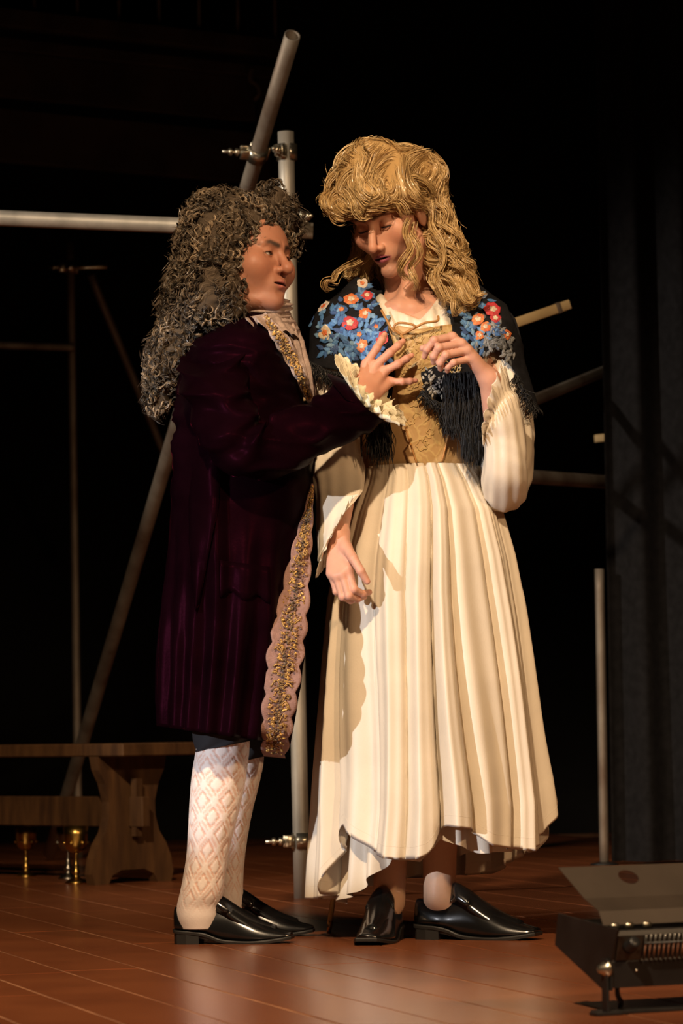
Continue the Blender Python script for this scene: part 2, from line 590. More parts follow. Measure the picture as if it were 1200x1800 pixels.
# long leaning tube
a = P(514, 62, 1.86); b0 = P(150, 1288, 4.7)
dirv = nrm(b0 - a)
b = a + dirv * ((0.026 - a[2]) / dirv[2])
lean = pipe('leaning_scaffold_tube', b, a, 'long weathered scaffold tube leaning diagonally above the dark curly wig', 'tube_rust')
s_ = (P(446, 264, 2.2)[2] - a[2]) / dirv[2]
coupler(lean, a + dirv * s_, dirv, (-1, -0.5, 0.15), bolt=0.075)
# horizontal tubes
hz = pipe('horizontal_scaffold_tube', P(-60, 381, base[1] + 0.050), P(550, 406, base[1] + 0.050), 'pale horizontal scaffold tube running level with the dark wig')
low = pipe('horizontal_scaffold_tube', P(512, 808, base[1] + 0.052), P(1112, 851, 4.5), 'dim horizontal scaffold tube at elbow height running behind the curtain', 'tube_rust')
br = pipe('brace_tube', P(652, 822, 2.57), P(1092, 640, 4.45), 'dim brace tube rising towards the curtain above the horizontal tube', 'tube_rust', r=0.02)
# battens
def batten(name, a, b, w, t, label):
    a = np.asarray(a); b = np.asarray(b)
    o = mesh(name, *box((a + b) / 2, (np.linalg.norm(b - a), t, w), axes(b - a), 0.002), M['batten'])
    return tag(o, label, 'batten')
bt = batten('wooden_batten', P(517, 701, base[1] + 0.036), P(1000, 535, 2.5), 0.030, 0.02, 'pale wooden batten sticking out lit beside the flowered shawl shoulder')
ba, bb = P(517, 701, base[1] + 0.036), P(1000, 535, 2.5)
mesh('end_binding', *box(ba + (bb - ba) * 0.957, (0.016, 0.026, 0.035), axes(bb - ba), 0.002), M['darkwood'], bt)
# left background frame
lb = FL(137, 1522 - 6)
lb = np.array([P(137, 1400, 5.6)[0], 5.6, 0.0])
lt = P(124, 470, 5.6)
lp = pipe('background_pole', lb, lt + np.array([0, 0, 0.10]), 'thin grey upright pole in the dark behind the wooden bench', 'tube_rust', r=0.0165, cat='pole')
coupler(lp, lt, lt - lb, (-1, -0.2, 0), r=0.0165, bolt=0.06)
mesh('side_clip', *box(lt + np.array([0.07, 0, 0.0]), (0.16, 0.03, 0.02), None, 0.004), M['coupler'], lp)
pipe('background_rail', P(-50, 605, 5.567), P(132, 611, 5.567), 'thin grey rail joining the background pole from the side', 'tube_rust', r=0.0155, cat='rail')
pipe('background_brace', lt + np.array([0.08, 0.02, -0.03]), P(300, 825, 5.9), 'very dim thin brace slanting away from the background pole top', 'tube_rust', r=0.017, cat='brace')
rb = FL(1062, 1521)
rt = P(1053, 1000, rb[1])
rp_ = pipe('standing_post', rb, rt, 'short brown upright post standing alone before the black curtain', 'tube_rust', r=0.0165, cat='post')
mesh('base_flange', *lathe([(0.0, 0), (0.05, 0), (0.05, 0.006), (0.022, 0.012), (0, 0.012)], 20, rb), M['darkmetal'], rp_)
batten('batten_end', P(1046, 771, 4.16), P(1112, 766, 4.2), 0.028, 0.03, 'small pale batten end poking out of the black curtain edge')

# gallery at the upper left, far behind
g0, g1 = P(-80, 8, 5.8), P(484, 76, 6.66)
gz = g0[2]
g1[2] = gz
gd = nrm(g1 - g0); gl = np.linalg.norm(g1 - g0)
gn = np.array([gd[1], -gd[0], 0])            # towards the camera
gR = axes(gd)
gal = empty('gallery', g0)
tag(gal, 'dark wooden gallery with thin upright bars in the gloom above the bench', 'gallery')
def gbox(name, s0, s1, z0, z1, dep, back, mt):
    c = g0 + gd * ((s0 + s1) / 2) + np.array([0, 0, (z0 + z1) / 2]) - gn * (back - dep / 2)
    return mesh(name, *box(c, (s1 - s0, dep, z1 - z0), gR, 0.004), M[mt], gal, False)
gbox('deck_edge', 0, gl, -0.075, 0.0, 0.10, 0.05, 'darkwood')
gbox('moulding', 0, gl - 0.02, -0.17, -0.12, 0.06, 0.03, 'darkwood')
gbox('fascia', 0, gl - 0.10, -0.36, -0.17, 0.04, 0.05, 'darkwood')
gbox('deck', 0, gl, -0.06, -0.02, 1.25, 1.28, 'darkwood')
gbox('lower_beam', 0, gl - 0.05, -0.62, -0.40, 0.06, 0.12, 'darkwood')
nb_ = 8
for px in (-10, 60, 132, 203, 272, 342, 411, 478):
    q = P(px, 20, 6.0)
    k = (q[0] - g0[0]) / gd[0]
    c = g0 + gd * k
    mesh('gallery_bar', *tube([c + (0, 0, -0.01), c + (0, 0, 0.9)], 0.008, 8), M['tube_rust'], gal)
gbox('handrail', 0, gl, 0.88, 0.94, 0.06, 0.03, 'darkwood')
hk = P(448, 150, g1[1] - 0.1)
mesh('hook', *tube(cr([P(442, 120, 6.5), P(440, 140, 6.5), P(452, 150, 6.5), P(455, 165, 6.5), P(446, 176, 6.5)], 24), 0.010, 8), M['tube_rust'], gal)
gbox('end_post', gl - 0.08, gl - 0.03, -0.75, -0.08, 0.05, 0.06, 'darkwood')

# ================================================================== BENCH
bA, bB = FL(152, 1557), FL(308, 1548)
be = nrm((bB - bA) * (1, 1, 0)); bw = 0.30
bl = np.array([-be[1], be[0], 0])            # length direction, away to the left
if bl[0] > 0: bl = -bl
bA = FL(152, 1557)
bench = empty('trestle_bench', bA)
tag(bench, 'low dark oak trestle bench with shaped plank ends behind the goblets', 'bench')
corner = P(182, 1306, 3.1)
htop = 0.462
cpt = np.array([corner[0], corner[1], 0]) - be * 0.0
def bpt(s, w, z): return bA * (1, 1, 0) + bl * s + be * w + np.array([0, 0, z])
ctr = bpt(0.36, 0.175, htop - 0.021)
ctr2 = bpt(0.53, 0.22, htop - 0.021)
mesh('seat_board', *box(ctr2, (1.32, 0.335, 0.042), axes(bl), 0.004), M['benchwood'], bench, False)
def trestle(s, name):
    H_ = htop - 0.042
    half = [(0.165, 0.0), (0.175, 0.035), (0.165, 0.085), (0.145, 0.13), (0.115, 0.17), (0.10, 0.22), (0.098, 0.27), (0.115, 0.33), (0.14, 0.375), (0.15, H_)]
    prof = [(0.20 + x, z) for x, z in half] + [(0.20 - x, z) for x, z in half[::-1]]
    prof += [(0.20 - 0.105, 0.0), (0.20 - 0.09, 0.028), (0.20 - 0.05, 0.045), (0.20 + 0.05, 0.045), (0.20 + 0.09, 0.028), (0.20 + 0.105, 0.0)]
    poly = [bpt(s, w, z) for w, z in prof]
    v, f = prism(poly, bl * 0.04)
    return mesh(name, v, f, M['benchwood'], bench, False)
trestle(0.0, 'trestle_end')
trestle(0.95, 'trestle_end')
mesh('stretcher', *box(bpt(0.495, 0.20, 0.235), (1.13, 0.034, 0.10), axes(bl), 0.003), M['benchwood'], bench, False)
mesh('wedge', *prism([bpt(-0.012, 0.185, 0.155), bpt(-0.034, 0.185, 0.155), bpt(-0.04, 0.185, 0.345), bpt(-0.012, 0.185, 0.345)], be * 0.026), M['benchwood'], bench, False)

# ================================================================== GOBLETS
def goblet(px, py, h, mt, label):
    c = FL(px, py)
    k = h / 0.17
    prof = [(0, 0.0), (0.034, 0.0), (0.035, 0.003), (0.026, 0.010), (0.013, 0.017), (0.008, 0.024), (0.012, 0.031), (0.013, 0.036), (0.007, 0.043), (0.010, 0.052), (0.0065, 0.060), (0.0055, 0.085), (0.010, 0.092)]
    bowl = [(0.008, 0.090), (0.020, 0.094), (0.030, 0.104), (0.0345, 0.120), (0.0355, 0.145), (0.0375, 0.170), (0.0350, 0.169), (0.0330, 0.145), (0.030, 0.118), (0.018, 0.100), (0, 0.098)]
    root = empty('goblet', c)
    tag(root, label, 'goblet', 'metal goblets on the floor by the bench')
    mesh('stem', *lathe([(r * k, z * k) for r, z in prof], 24, c), M[mt], root)
    bo = mesh('bowl', *lathe([(r * k, z * k) for r, z in bowl], 28, c), M[mt], root)
    for q in range(6):
        a_ = q * PI / 3 + 0.2
        p = c + np.array([math.cos(a_) * 0.0345 * k, math.sin(a_) * 0.0345 * k, 0.120 * k])
        mesh('boss', *lathe([(0.0, -0.007), (0.005, -0.005), (0.007, 0), (0.005, 0.005), (0, 0.007)], 8, p), M[mt], bo)
goblet(46, 1541, 0.175, 'gold', 'dull gilt goblet standing alone on the floor left of the pair')
goblet(120, 1545, 0.178, 'silver', 'tarnished silver goblet half hidden behind the bright gold goblet')
goblet(134, 1553, 0.19, 'gold', 'bright gold goblet on the floor beside the bench leg')

# ================================================================== FLOODLIGHT at the front
fa = math.radians(24)
ft = np.array([math.cos(fa), math.sin(fa), 0])           # along the front face, to the right
fn_ = np.array([math.sin(fa), -math.cos(fa), 0])         # out of the front face
fz = np.array([0, 0, 1.0])
F0 = FL(1078, 1785)
flood = empty('floodlight', F0)
tag(flood, 'black floor floodlight with bronze panel and raised barn door at the stage edge', 'floodlight')
S = 1 / 1017.0
Fp = P(1080, 1650, F0[1])                                # upper-left corner of the front face
def fp(s, d, z): return F0 + ft * s - fn_ * d + fz * z
W_ = 0.40
zt, zb = 0.137, 0.046
# end cheek: polygon in (depth, z)
cheek = [(0.0, zt - 0.046), (0.0, zb), (0.012, zb - 0.006), (0.02, zb), (0.205, 0.108), (0.205, 0.165), (-0.005, 0.155), (-0.013, zt)]
cheek = [(0.0, zb - 0.004), (0.03, zb - 0.004), (0.205, 0.110), (0.190, 0.166), (-0.03, 0.148), (-0.022, zt), (0.0, zt - 0.045)]
for s0 in (-0.004, W_):
    mesh('end_cheek', *prism([fp(s0, d, z) for d, z in cheek], ft * 0.004), M['darkmetal'], flood, False)
body = [(0.004, zb), (0.03, zb), (0.19, 0.108), (0.178, 0.155), (0.02, 0.142), (0.0, zt - 0.046)]
mesh('housing', *prism([fp(0, d, z) for d, z in body], ft * W_), M['darkmetal'], flood, False)
# sloping bronze front panel with the knob, then the wire grille
pn = [(-0.0215, zt - 0.001), (-0.0015, zt - 0.044)]
def panel(name, s0, s1, mt, lift=0.0, par=None, shear=0.0):
    (d0, z0), (d1, z1) = pn
    poly = [fp(s0, d0 - lift, z0), fp(s1, d0 - lift, z0), fp(s1 + shear, d1 - lift, z1), fp(s0 + shear, d1 - lift, z1)]
    return mesh(name, *prism(poly, -fn_ * 0.004), M[mt], par or flood, False)
cp = panel('control_panel', 0.002, 0.050, 'bronze', shear=0.004)
panel('lower_rim', 0.0, W_, 'darkmetal', lift=-0.003)
kc = fp(0.026, -0.013, zt - 0.021)
kd = nrm(fn_ * 0.9 + fz * 0.42)
mesh('knob', *lathe([(0, 0), (0.0125, 0), (0.0125, 0.006), (0.0105, 0.009), (0.0105, 0.024), (0.009, 0.026), (0, 0.026)], 20, kc, kd), M['darkmetal'], cp)
refl = panel('reflector', 0.052, W_, 'wire', lift=-0.006)
k = 0
for s0 in np.arange(0.054, W_ - 0.004, 0.0092):
    (d0, z0), (d1, z1) = pn
    mesh('grille_wire', *tube([fp(s0, d0 - 0.004, z0), fp(s0 + 0.004, d1 - 0.004, z1)], 0.0021, 6), M['wire'], flood)
mesh('grille_rail', *tube([fp(0.05, pn[0][0] - 0.003, pn[0][1] - 0.014), fp(W_, pn[0][0] - 0.003, pn[0][1] - 0.014)], 0.002, 6), M['darkmetal'], flood)
# barn door: tilted plate with a fold and an oval hole
P0 = [fp(0.004, 0.035, 0.160), fp(W_, 0.035, 0.160)]
dn = [P(1080, 1631, F0[1] + 0.04), P(1082, 1609, F0[1] + 0.06), P(1072, 1590, F0[1] + 0.08), P(1047, 1535, F0[1] + 0.13)]
rows = []
zvals = [(0.030, 0.152, 0.0), (0.045, 0.176, 0.0), (0.075, 0.197, -0.012), (0.120, 0.250, -0.038)]
outline = []
door = MB()
for i in range(len(zvals) - 1):
    (d0, z0, s0), (d1, z1, s1) = zvals[i], zvals[i + 1]
    if i < 2:
        door.add(*prism([fp(s0, d0, z0), fp(W_ - s0, d0, z0), fp(W_ - s1, d1, z1), fp(s1, d1, z1)], -fn_ * 0.002))
    else:
        hs, ht, ra, rb2 = 0.105, 0.62, 0.0165, 0.22       # hole centre/half sizes in (s, t)
        n = 40
        outer, inner = [], []
        for q in range(n):
            an = 2 * PI * q / n
            inner.append((hs + ra * math.cos(an), ht + rb2 * math.sin(an)))
            c_, s__ = math.cos(an), math.sin(an)
            kx = ((W_ - hs) if c_ > 0 else hs - s1 * 0) / max(1e-6, abs(c_))
            ky = ((1 - ht) if s__ > 0 else ht) / max(1e-6, abs(s__))
            r_ = min(kx, ky)
            outer.append((hs + r_ * c_, ht + r_ * s__))
        for cx_, cy_ in ((0, 0), (W_, 0), (W_, 1), (0, 1)):
            j = min(range(n), key=lambda q: abs(outer[q][0] - cx_) / W_ + abs(outer[q][1] - cy_))
            outer[j] = (cx_, cy_)
        def pt(s, t, b):
            e = s0 + (s1 - s0) * t
            x = e + (W_ - 2 * e) * s / W_
            return fp(x, d0 + (d1 - d0) * t + b, z0 + (z1 - z0) * t)
        v = [pt(*q, 0) for q in outer] + [pt(*q, 0) for q in inner] + [pt(*q, 0.002) for q in inner] + [pt(*q, 0.002) for q in outer]
        f = []
        for q in range(n):
            w = (q + 1) % n
            f += [[q, w, n + w, n + q], [n + q, n + w, 2 * n + w, 2 * n + q], [2 * n + q, 2 * n + w, 3 * n + w, 3 * n + q], [3 * n + q, 3 * n + w, w, q]]
        door.add(v, f)
door.build('barn_door', M['bronze'], flood, False)
# hinges, yoke foot, wing bolt
hg = MB()
for s0 in (0.012, 0.04, 0.075):
    hg.add(*tube([fp(s0, 0.024, 0.151), fp(s0 + 0.014, 0.024, 0.151)], 0.005, 8))
hg.build('hinge', M['coupler'], flood)
wb = fp(-0.006, 0.012, zt - 0.058)
mesh('wing_bolt', *lathe([(0, -0.004), (0.016, -0.004), (0.017, 0.002), (0.010, 0.006), (0.007, 0.014), (0.0, 0.015)], 20, wb, -ft), M['coupler'], flood)
yk = MB()
for s0 in (-0.008, W_ + 0.006):
    yk.add(*box(fp(s0, 0.012, 0.048), (0.005, 0.02, 0.096), np.stack([ft, fn_, fz], 1), 0.001))
    yk.add(*box(fp(s0, 0.012, 0.003), (0.05, 0.03, 0.006), np.stack([ft, fn_, fz], 1), 0.001))
yk.add(*box(fp(W_ / 2, 0.03, 0.0035), (W_ + 0.03, 0.05, 0.006), np.stack([ft, fn_, fz], 1), 0.001))
yk.build('yoke', M['darkmetal'], flood, False)
mesh('cable_clip', *tube(cr([fp(0.035, 0.05, zb + 0.01), fp(0.036, 0.05, 0.03), fp(0.042, 0.05, 0.018), fp(0.040, 0.05, 0.006)], 14), 0.0045, 8), M['darkmetal'], flood)
mesh('rivet', *lathe([(0, 0), (0.0035, 0), (0.002, 0.002), (0, 0.002)], 10, fp(0.047, 0.002, 0.075), fn_), M['wire'], flood)

# ================================================================== PEOPLE: tools
def proj(p):
    q = p - CAM
    d = q @ _fw
    return 600 + FPX * (q @ _r) / d, 900 - FPX * (q @ _u) / d

def poly_sd(x, y, poly):
    """signed distance (pixels) to a polygon, negative inside"""
    P_ = np.asarray(poly, float)
    d = np.full(len(x), 1e18)
    s = np.ones(len(x))
    n = len(P_)
    for i in range(n):
        a, b = P_[i], P_[i - 1]
        ex, ey = b - a
        wx, wy = x - a[0], y - a[1]
        t = np.clip((wx * ex + wy * ey) / max(1e-9, ex * ex + ey * ey), 0, 1)
        d = np.minimum(d, (wx - ex * t) ** 2 + (wy - ey * t) ** 2)
        c1 = y >= a[1]; c2 = y < b[1]; c3 = ex * wy > ey * wx
        flip = (c1 & c2 & c3) | (~c1 & ~c2 & ~c3)
        s = np.where(flip, -s, s)
    return s * np.sqrt(d)

def ringloft(ctrl, n, nu, disp=None, t_of=None):
    """ctrl rows: (c, A, B); returns verts (n,nu,3). disp(t, th, pts) -> radial offset in metres"""
    rows = np.array([np.concatenate([np.asarray(c, float), np.asarray(A, float), np.asarray(B, float)]) for c, A, B in ctrl])
    R = cr(rows, n)
    th = np.linspace(0, 2 * PI, nu, endpoint=False)
    c, A, B = R[:, None, 0:3], R[:, None, 3:6], R[:, None, 6:9]
    rad = np.cos(th)[None, :, None] * A + np.sin(th)[None, :, None] * B
    V = c + rad
    if disp is not None:
        t = np.linspace(0, 1, n)[:, None] * np.ones((1, nu))
        T = np.ones((n, 1)) * th[None]
        off = disp(t, T, V)
        V = V + rad / np.maximum(1e-6, np.linalg.norm(rad, axis=2, keepdims=True)) * off[..., None]
    return V

def wob2(V, f, o=0):
    return wob(V.reshape(-1, 3), f, o).reshape(V.shape[:-1])

def head_frame(yaw, pitch, roll):
    a, p = math.radians(yaw), math.radians(pitch)
    f = np.array([math.cos(p) * math.sin(a), -math.cos(p) * math.cos(a), math.sin(p)])
    r0 = np.array([-math.cos(a), -math.sin(a), 0])
    u0 = np.cross(r0, f)
    c, s = math.cos(math.radians(roll)), math.sin(math.radians(roll))
    r = r0 * c + u0 * s
    u = np.cross(r, f)
    return np.stack([r, f, u], 1)            # columns: person's right, forward, up

def head_sdf(q, h):
    """q in head-local metres (x right, y forward, z up, eyes at z = 0)"""
    x = np.abs(q[:, 0])
    m_ = np.stack([x, q[:, 1], q[:, 2]], 1)   # mirrored
    d = ell(q, (0, -0.018, 0.032), (0.076, 0.097, 0.086))
    d = smin(d, ell(q, (0, 0.022, -0.045), (h['jaw'], 0.066, 0.070)), 0.03)
    d = smin(d, ell(q, (0, 0.050, 0.030), (0.056, 0.038, 0.045)), 0.02)
    d = smin(d, sph(m_, (0.046, 0.052, -0.028), h['cheek']), 0.022)
    d = smin(d, sph(m_, (h['jaw'] - 0.013, 0.005, -0.075), 0.022), 0.03)
    d = smin(d, ell(q, (0, 0.071, h['chin']), (0.022, 0.019, 0.018)), 0.022)
    d = smin(d, cap(m_, (0.008, 0.084, 0.018), (0.042, 0.072, 0.019), 0.0085, 0.0075), 0.012)
    d = smax(d, -ell(m_, (0.0325, 0.094, -0.003), (0.0185, 0.018, 0.0125)), 0.012)
    # mouth mound
    d = smin(d, ell(q, (0, 0.074, -0.070), (0.030, 0.018, 0.024)), 0.016)
    d = smax(d, -cap(m_, (0.034, 0.096, -0.050), (0.040, 0.083, -0.078), 0.004), 0.012)
    # nose
    nt = h['tip']
    d = smin(d, cap(q, (0, 0.083, 0.010), (0, nt[1] - 0.003, nt[2] + 0.006), 0.0078, 0.0098), 0.010)
    d = smin(d, sph(q, nt, h['tipr']), 0.006)
    d = smin(d, ell(m_, (0.0125, nt[1] - 0.017, nt[2] - 0.004), (0.0085, 0.011, 0.0085)), 0.005)
    d = smax(d, -ell(m_, (0.0065, nt[1] - 0.008, nt[2] - 0.0135), (0.0038, 0.0065, 0.005)), 0.003)
    # lips
    zl = h['lip']
    d = smin(d, cap(m_, (0.003, 0.0915, zl + 0.0045), (0.022, 0.0815, zl), 0.0046, 0.0025), 0.004)
    d = smin(d, cap(m_, (0.0, 0.0905, zl - 0.0075), (0.019, 0.0825, zl - 0.003), 0.0058, 0.003), 0.004)
    d = smax(d, -ell(q, (0, 0.094, zl - 0.0008), (0.0225, 0.016, h['open'])), 0.002)
    d = smax(d, -ell(q, (0, 0.098, zl - 0.019), (0.016, 0.011, 0.005)), 0.010)
    # eye lids
    e = np.array([0.0315, 0.0705, -0.001])
    lid = sph(m_, e, 0.0150)
    zc = h['lidz']
    al = np.abs(q[:, 2] - e[2] - zc) - h['lid'] * np.clip(1 - ((x - e[0]) / 0.0135) ** 2, -1, 1)
    front = (e[1] + 0.002) - q[:, 1]
    lid = smax(lid, -np.maximum(np.maximum(al, front), np.abs(x - e[0]) - 0.0135), 0.0012)
    d = smin(d, lid, 0.005)
    # ears
    d = smin(d, ell(m_, (0.078, -0.012, -0.012), (0.008, 0.018, 0.031)), 0.006)
    return d

def head_color(q, h):
    x = np.abs(q[:, 0])
    m_ = np.stack([x, q[:, 1], q[:, 2]], 1)
    c = np.tile(np.array(h['skin'], float), (len(q), 1))
    def blend(mask, col):
        nonlocal c
        mask = np.clip(mask, 0, 1)[:, None]
        c = c * (1 - mask) + np.array(col) * mask
    sk = np.array(h['skin'])
    blend(0.5 * np.exp(-(np.linalg.norm(m_ - (0.045, 0.07, -0.035), axis=1) / 0.022) ** 2), sk * (1.05, 0.78, 0.76))
    blend(0.4 * np.exp(-(np.linalg.norm(q - np.array(h['tip']), axis=1) / 0.016) ** 2), sk * (1.05, 0.76, 0.74))
    b = np.clip((-0.052 - q[:, 2]) / 0.02, 0, 1) * np.clip((q[:, 1] - 0.02) / 0.03, 0, 1) * (q[:, 2] > -0.135)
    blend(h['beard'] * b, sk * (0.72, 0.74, 0.80))
    zl = h['lip']
    dl = np.minimum(cap(m_, (0.003, 0.0925, zl + 0.0035), (0.021, 0.083, zl), 0.0055, 0.0030), cap(m_, (0, 0.092, zl - 0.0065), (0.018, 0.084, zl - 0.003), 0.0068, 0.0035))
    blend((0.0018 - dl) / 0.002, h['lipc'])
    dm = ell(q, (0, 0.086, zl - 0.0008), (0.0215, 0.012, 0.0026))
    blend((0.001 - dm) / 0.0015, (0.05, 0.012, 0.012))
    # brows
    bz = h['browz']
    db = np.minimum(cap(m_, (0.013, 0.092, bz), (0.034, 0.086, bz + 0.006), 0.0052, 0.0048), cap(m_, (0.034, 0.086, bz + 0.006), (0.050, 0.068, bz - 0.001), 0.0048, 0.0025))
    blend((0.0035 - db) / 0.004 * h['brow'], h['browc'])
    # lid line and shadow make-up
    e = np.array([0.0315, 0.0705, -0.001])
    r = np.linalg.norm(m_ - e, axis=1)
    al = np.abs(q[:, 2] - e[2] - h['lidz']) - h['lid'] * np.clip(1 - ((x - e[0]) / 0.0135) ** 2, 0, 1)
    near = (r < 0.0185) & (q[:, 1] > e[1])
    blend(np.where(near, (0.0022 - al) / 0.002, 0) * h['liner'], (0.03, 0.015, 0.012))
    blend(np.where((r < 0.021) & (q[:, 1] > e[1]) & (q[:, 2] > e[2] + h['lidz']), h['shadow'], 0), h['shadowc'])
    return c

def eyes(parent, c, R, gaze, iris):
    for s in (-1, 1):
        e = np.array([s * 0.0315, 0.0705, -0.001])
        v, f = lathe([(0.0138 * math.sin(t), -0.0138 * math.cos(t)) for t in np.linspace(0, PI, 17)], 20)
        g = nrm(gaze)
        an = np.arccos(np.clip(v @ g / 0.0138, -1, 1))
        col = np.where((an < 0.22)[:, None], (0.005, 0.005, 0.005), np.where((an < 0.48)[:, None], iris, (0.62, 0.55, 0.50)))
        mesh('eyeball', c + (v + e) @ R.T, f, M['eye'], parent, True, col)

def chain(p, pts, rad, k=0.003):
    d = None
    for i in range(len(pts) - 1):
        e = cap(p, pts[i], pts[i + 1], rad[i], rad[i + 1])
        d = e if d is None else smin(d, e, k)
    return d

def make_hand(fingers, thumb, wrist, fore, skin, h=0.0021, fr=(0.0098, 0.0092, 0.0084, 0.0068), palm_r=0.0125, tip_dir=None, nail=None):
    """fingers: 4 lists of 4 points MCP PIP DIP TIP; returns verts, faces, colours"""
    W = np.asarray(wrist, float)
    allp = np.array([q for fg in fingers for q in fg] + list(thumb) + [W, fore])
    sc = (1.0, 1.04, 1.0, 0.88)
    def fn(p):
        d = cap(p, fore, W, 0.030, 0.0255)
        pal = None
        for i, fg in enumerate(fingers):
            w = W + (np.asarray(fg[0]) - W) * 0.12 + (np.asarray(fingers[i][0]) - np.mean([f_[0] for f_ in fingers], axis=0)) * 0.35
            e = cap(p, w, fg[0], palm_r * 1.1, palm_r * 0.92)
            pal = e if pal is None else smin(pal, e, 0.012)
        e = cap(p, W + (np.asarray(thumb[0]) - W) * 0.3, thumb[0], 0.014, 0.0135)
        pal = smin(pal, e, 0.014)
        d = smin(d, pal, 0.02)
        fs = None
        for i, fg in enumerate(fingers):
            r = [q * sc[i] for q in fr]
            e = chain(p, fg, r)
            for j in (1, 2):
                e = smin(e, sph(p, fg[j], r[j] * 1.05), 0.003)
            fs = e if fs is None else smin(fs, e, 0.0014)
        d = smin(d, fs, 0.0065)
        t = chain(p, thumb, (0.0135, 0.0112, 0.0102, 0.0080)[:len(thumb)])
        return smin(d, t, 0.006)
    v, f = polygonize(fn, allp.min(0) - 0.04, allp.max(0) + 0.04, h)
    c = np.tile(np.array(skin, float), (len(v), 1))
    sk = np.array(skin)
    for fg in list(fingers) + [thumb]:
        for j in range(1, len(fg) - 1):
            m_ = 0.35 * np.exp(-(np.linalg.norm(v - fg[j], axis=1) / 0.009) ** 2)[:, None]
            c = c * (1 - m_) + sk * (1.0, 0.72, 0.70) * m_
        tp = np.asarray(fg[-1]); dr = nrm(tp - np.asarray(fg[-2]))
        nd = nrm(np.asarray(nail) - dr * (np.asarray(nail) @ dr)) if nail is not None else np.array([0, -1, 0])
        nc = tp + nd * 0.0065 - dr * 0.001
        m_ = (np.linalg.norm(v - nc, axis=1) < 0.0058)[:, None] * 0.6
        c = c * (1 - m_) + sk * (1.22, 1.12, 1.12) * m_
    return v, f, c

def merge(parts):
    V, F, C, n = [], [], [], 0
    for v, f, c in parts:
        V.append(v); F.append(np.asarray(f) + n); C.append(c); n += len(v)
    return np.concatenate(V), np.concatenate(F), np.concatenate(C)

def shoe(parent, heel, yaw, L_=0.30, w=0.050, lift=0.0, mirror=1, name='shoe'):
    """slip-on leather shoe; heel = floor point under the back of the heel; yaw = direction of the toe"""
    d = np.array([math.cos(yaw), math.sin(yaw), 0]); s = np.array([-d[1], d[0], 0]) * mirror; z = np.array([0, 0, 1.0])
    k = L_ / 0.30
    def T(x, y, h): return np.asarray(heel) + d * x * k + s * y * k + z * h * k
    #       x      half w  sole   top   side shift
    st = [(0.000, 0.020, 0.038, 0.090, 0.0), (0.006, 0.029, 0.035, 0.095, 0.0), (0.03, 0.035, 0.033, 0.092, 0.0), (0.06, 0.0375, 0.031, 0.087, 0.0), (0.09, 0.038, 0.025, 0.090, 0.001),
          (0.12, 0.040, 0.013, 0.098, 0.002), (0.15, 0.043, 0.008, 0.093, 0.003), (0.18, 0.0465, 0.006, 0.076, 0.004), (0.21, 0.048, 0.006, 0.060, 0.005),
          (0.24, 0.045, 0.008, 0.046, 0.005), (0.27, 0.038, 0.012, 0.036, 0.004), (0.29, 0.032, 0.0155, 0.031, 0.003), (0.302, 0.024, 0.018, 0.028, 0.002)]
    st = cr(st, 44)
    nu = 40
    th = np.linspace(0, 2 * PI, nu, endpoint=False)
    rings = []
    for x, hw, zs, zt, sh in st:
        hz_ = (zt - zs) / 2
        c, s_ = np.cos(th), np.sin(th)
        e = 0.55
        yy = hw * np.sign(c) * np.abs(c) ** e
        zz = np.where(s_ < 0, -np.abs(s_) ** 0.35, np.abs(s_) ** 0.9) * hz_ + (zs + zt) / 2
        taper = 1 - 0.38 * np.clip((zz - zs) / max(1e-6, (zt - zs)), 0, 1) ** 1.5
        rings.append([T(x, a * t_ + sh, b) for a, b, t_ in zip(yy, zz, taper)])
    root = None
    v, f = loft(np.array(rings))
    up_ = mesh(name, v, f, M['leather'], parent)
    # sole with welt
    rs = []
    for lev, gro in ((0.0, 0.000), (0.0, 0.0025), (0.006, 0.003), (0.0085, 0.0015)):
        rr = []
        xs = np.concatenate([st[:, 0], st[::-1, 0]]); ws = np.concatenate([st[:, 1] + gro, -(st[::-1, 1] + gro)])
        zz = np.concatenate([st[:, 2], st[::-1, 2]]); sh = np.concatenate([st[:, 4], st[::-1, 4]])
        rs.append([T(x + (gro if x > 0.15 else -gro * 0.5), y * 0.97 + q, max(0.0005, h_ - 0.0075 + lev)) for x, y, h_, q in zip(xs, ws, zz, sh)])
    v, f = loft(np.array(rs))
    mesh('shoe_sole', v, f, M['sole'], up_, False)
    hl = [(0.004, 0.030), (0.03, 0.036), (0.062, 0.0365), (0.066, 0.030)]
    ang = [(0.001, -0.018), (0.010, -0.0305), (0.035, -0.036), (0.068, -0.036), (0.064, 0.0), (0.068, 0.036), (0.035, 0.036), (0.010, 0.0305), (0.001, 0.018)]
    v, f = prism([T(x, y, 0.0) for x, y in ang], z * 0.0305 * k)
    mesh('shoe_heel', v, f, M['sole'], up_, False)
    # vamp tongue standing up over the instep
    rings = []
    for x, hw, zs, zt, sh in cr([(0.092, 0.024, 0.126, 0.0, 0), (0.102, 0.031, 0.129, 0.0, 0), (0.13, 0.035, 0.114, 0, .001), (0.16, 0.037, 0.093, 0, .003), (0.19, 0.038, 0.074, 0, .004), (0.225, 0.036, 0.056, 0, .005), (0.262, 0.027, 0.042, 0, .004)], 20):
        u = np.linspace(-1, 1, 15)
        drop = 0.030 * np.abs(u) ** 2.2
        top_ = [T(x + 0.012 * abs(q) ** 2 * (x < 0.14), q * hw + sh, zs + 0.0035 - dd) for q, dd in zip(u, drop)]
        bot_ = [T(x, q * hw * 0.95 + sh, zs - 0.010 - dd) for q, dd in zip(u[::-1], drop[::-1])]
        rings.append(top_ + bot_)
    v, f = loft(np.array(rings))
    mesh('shoe_tongue', v, f, M['leather'], up_)
    return up_

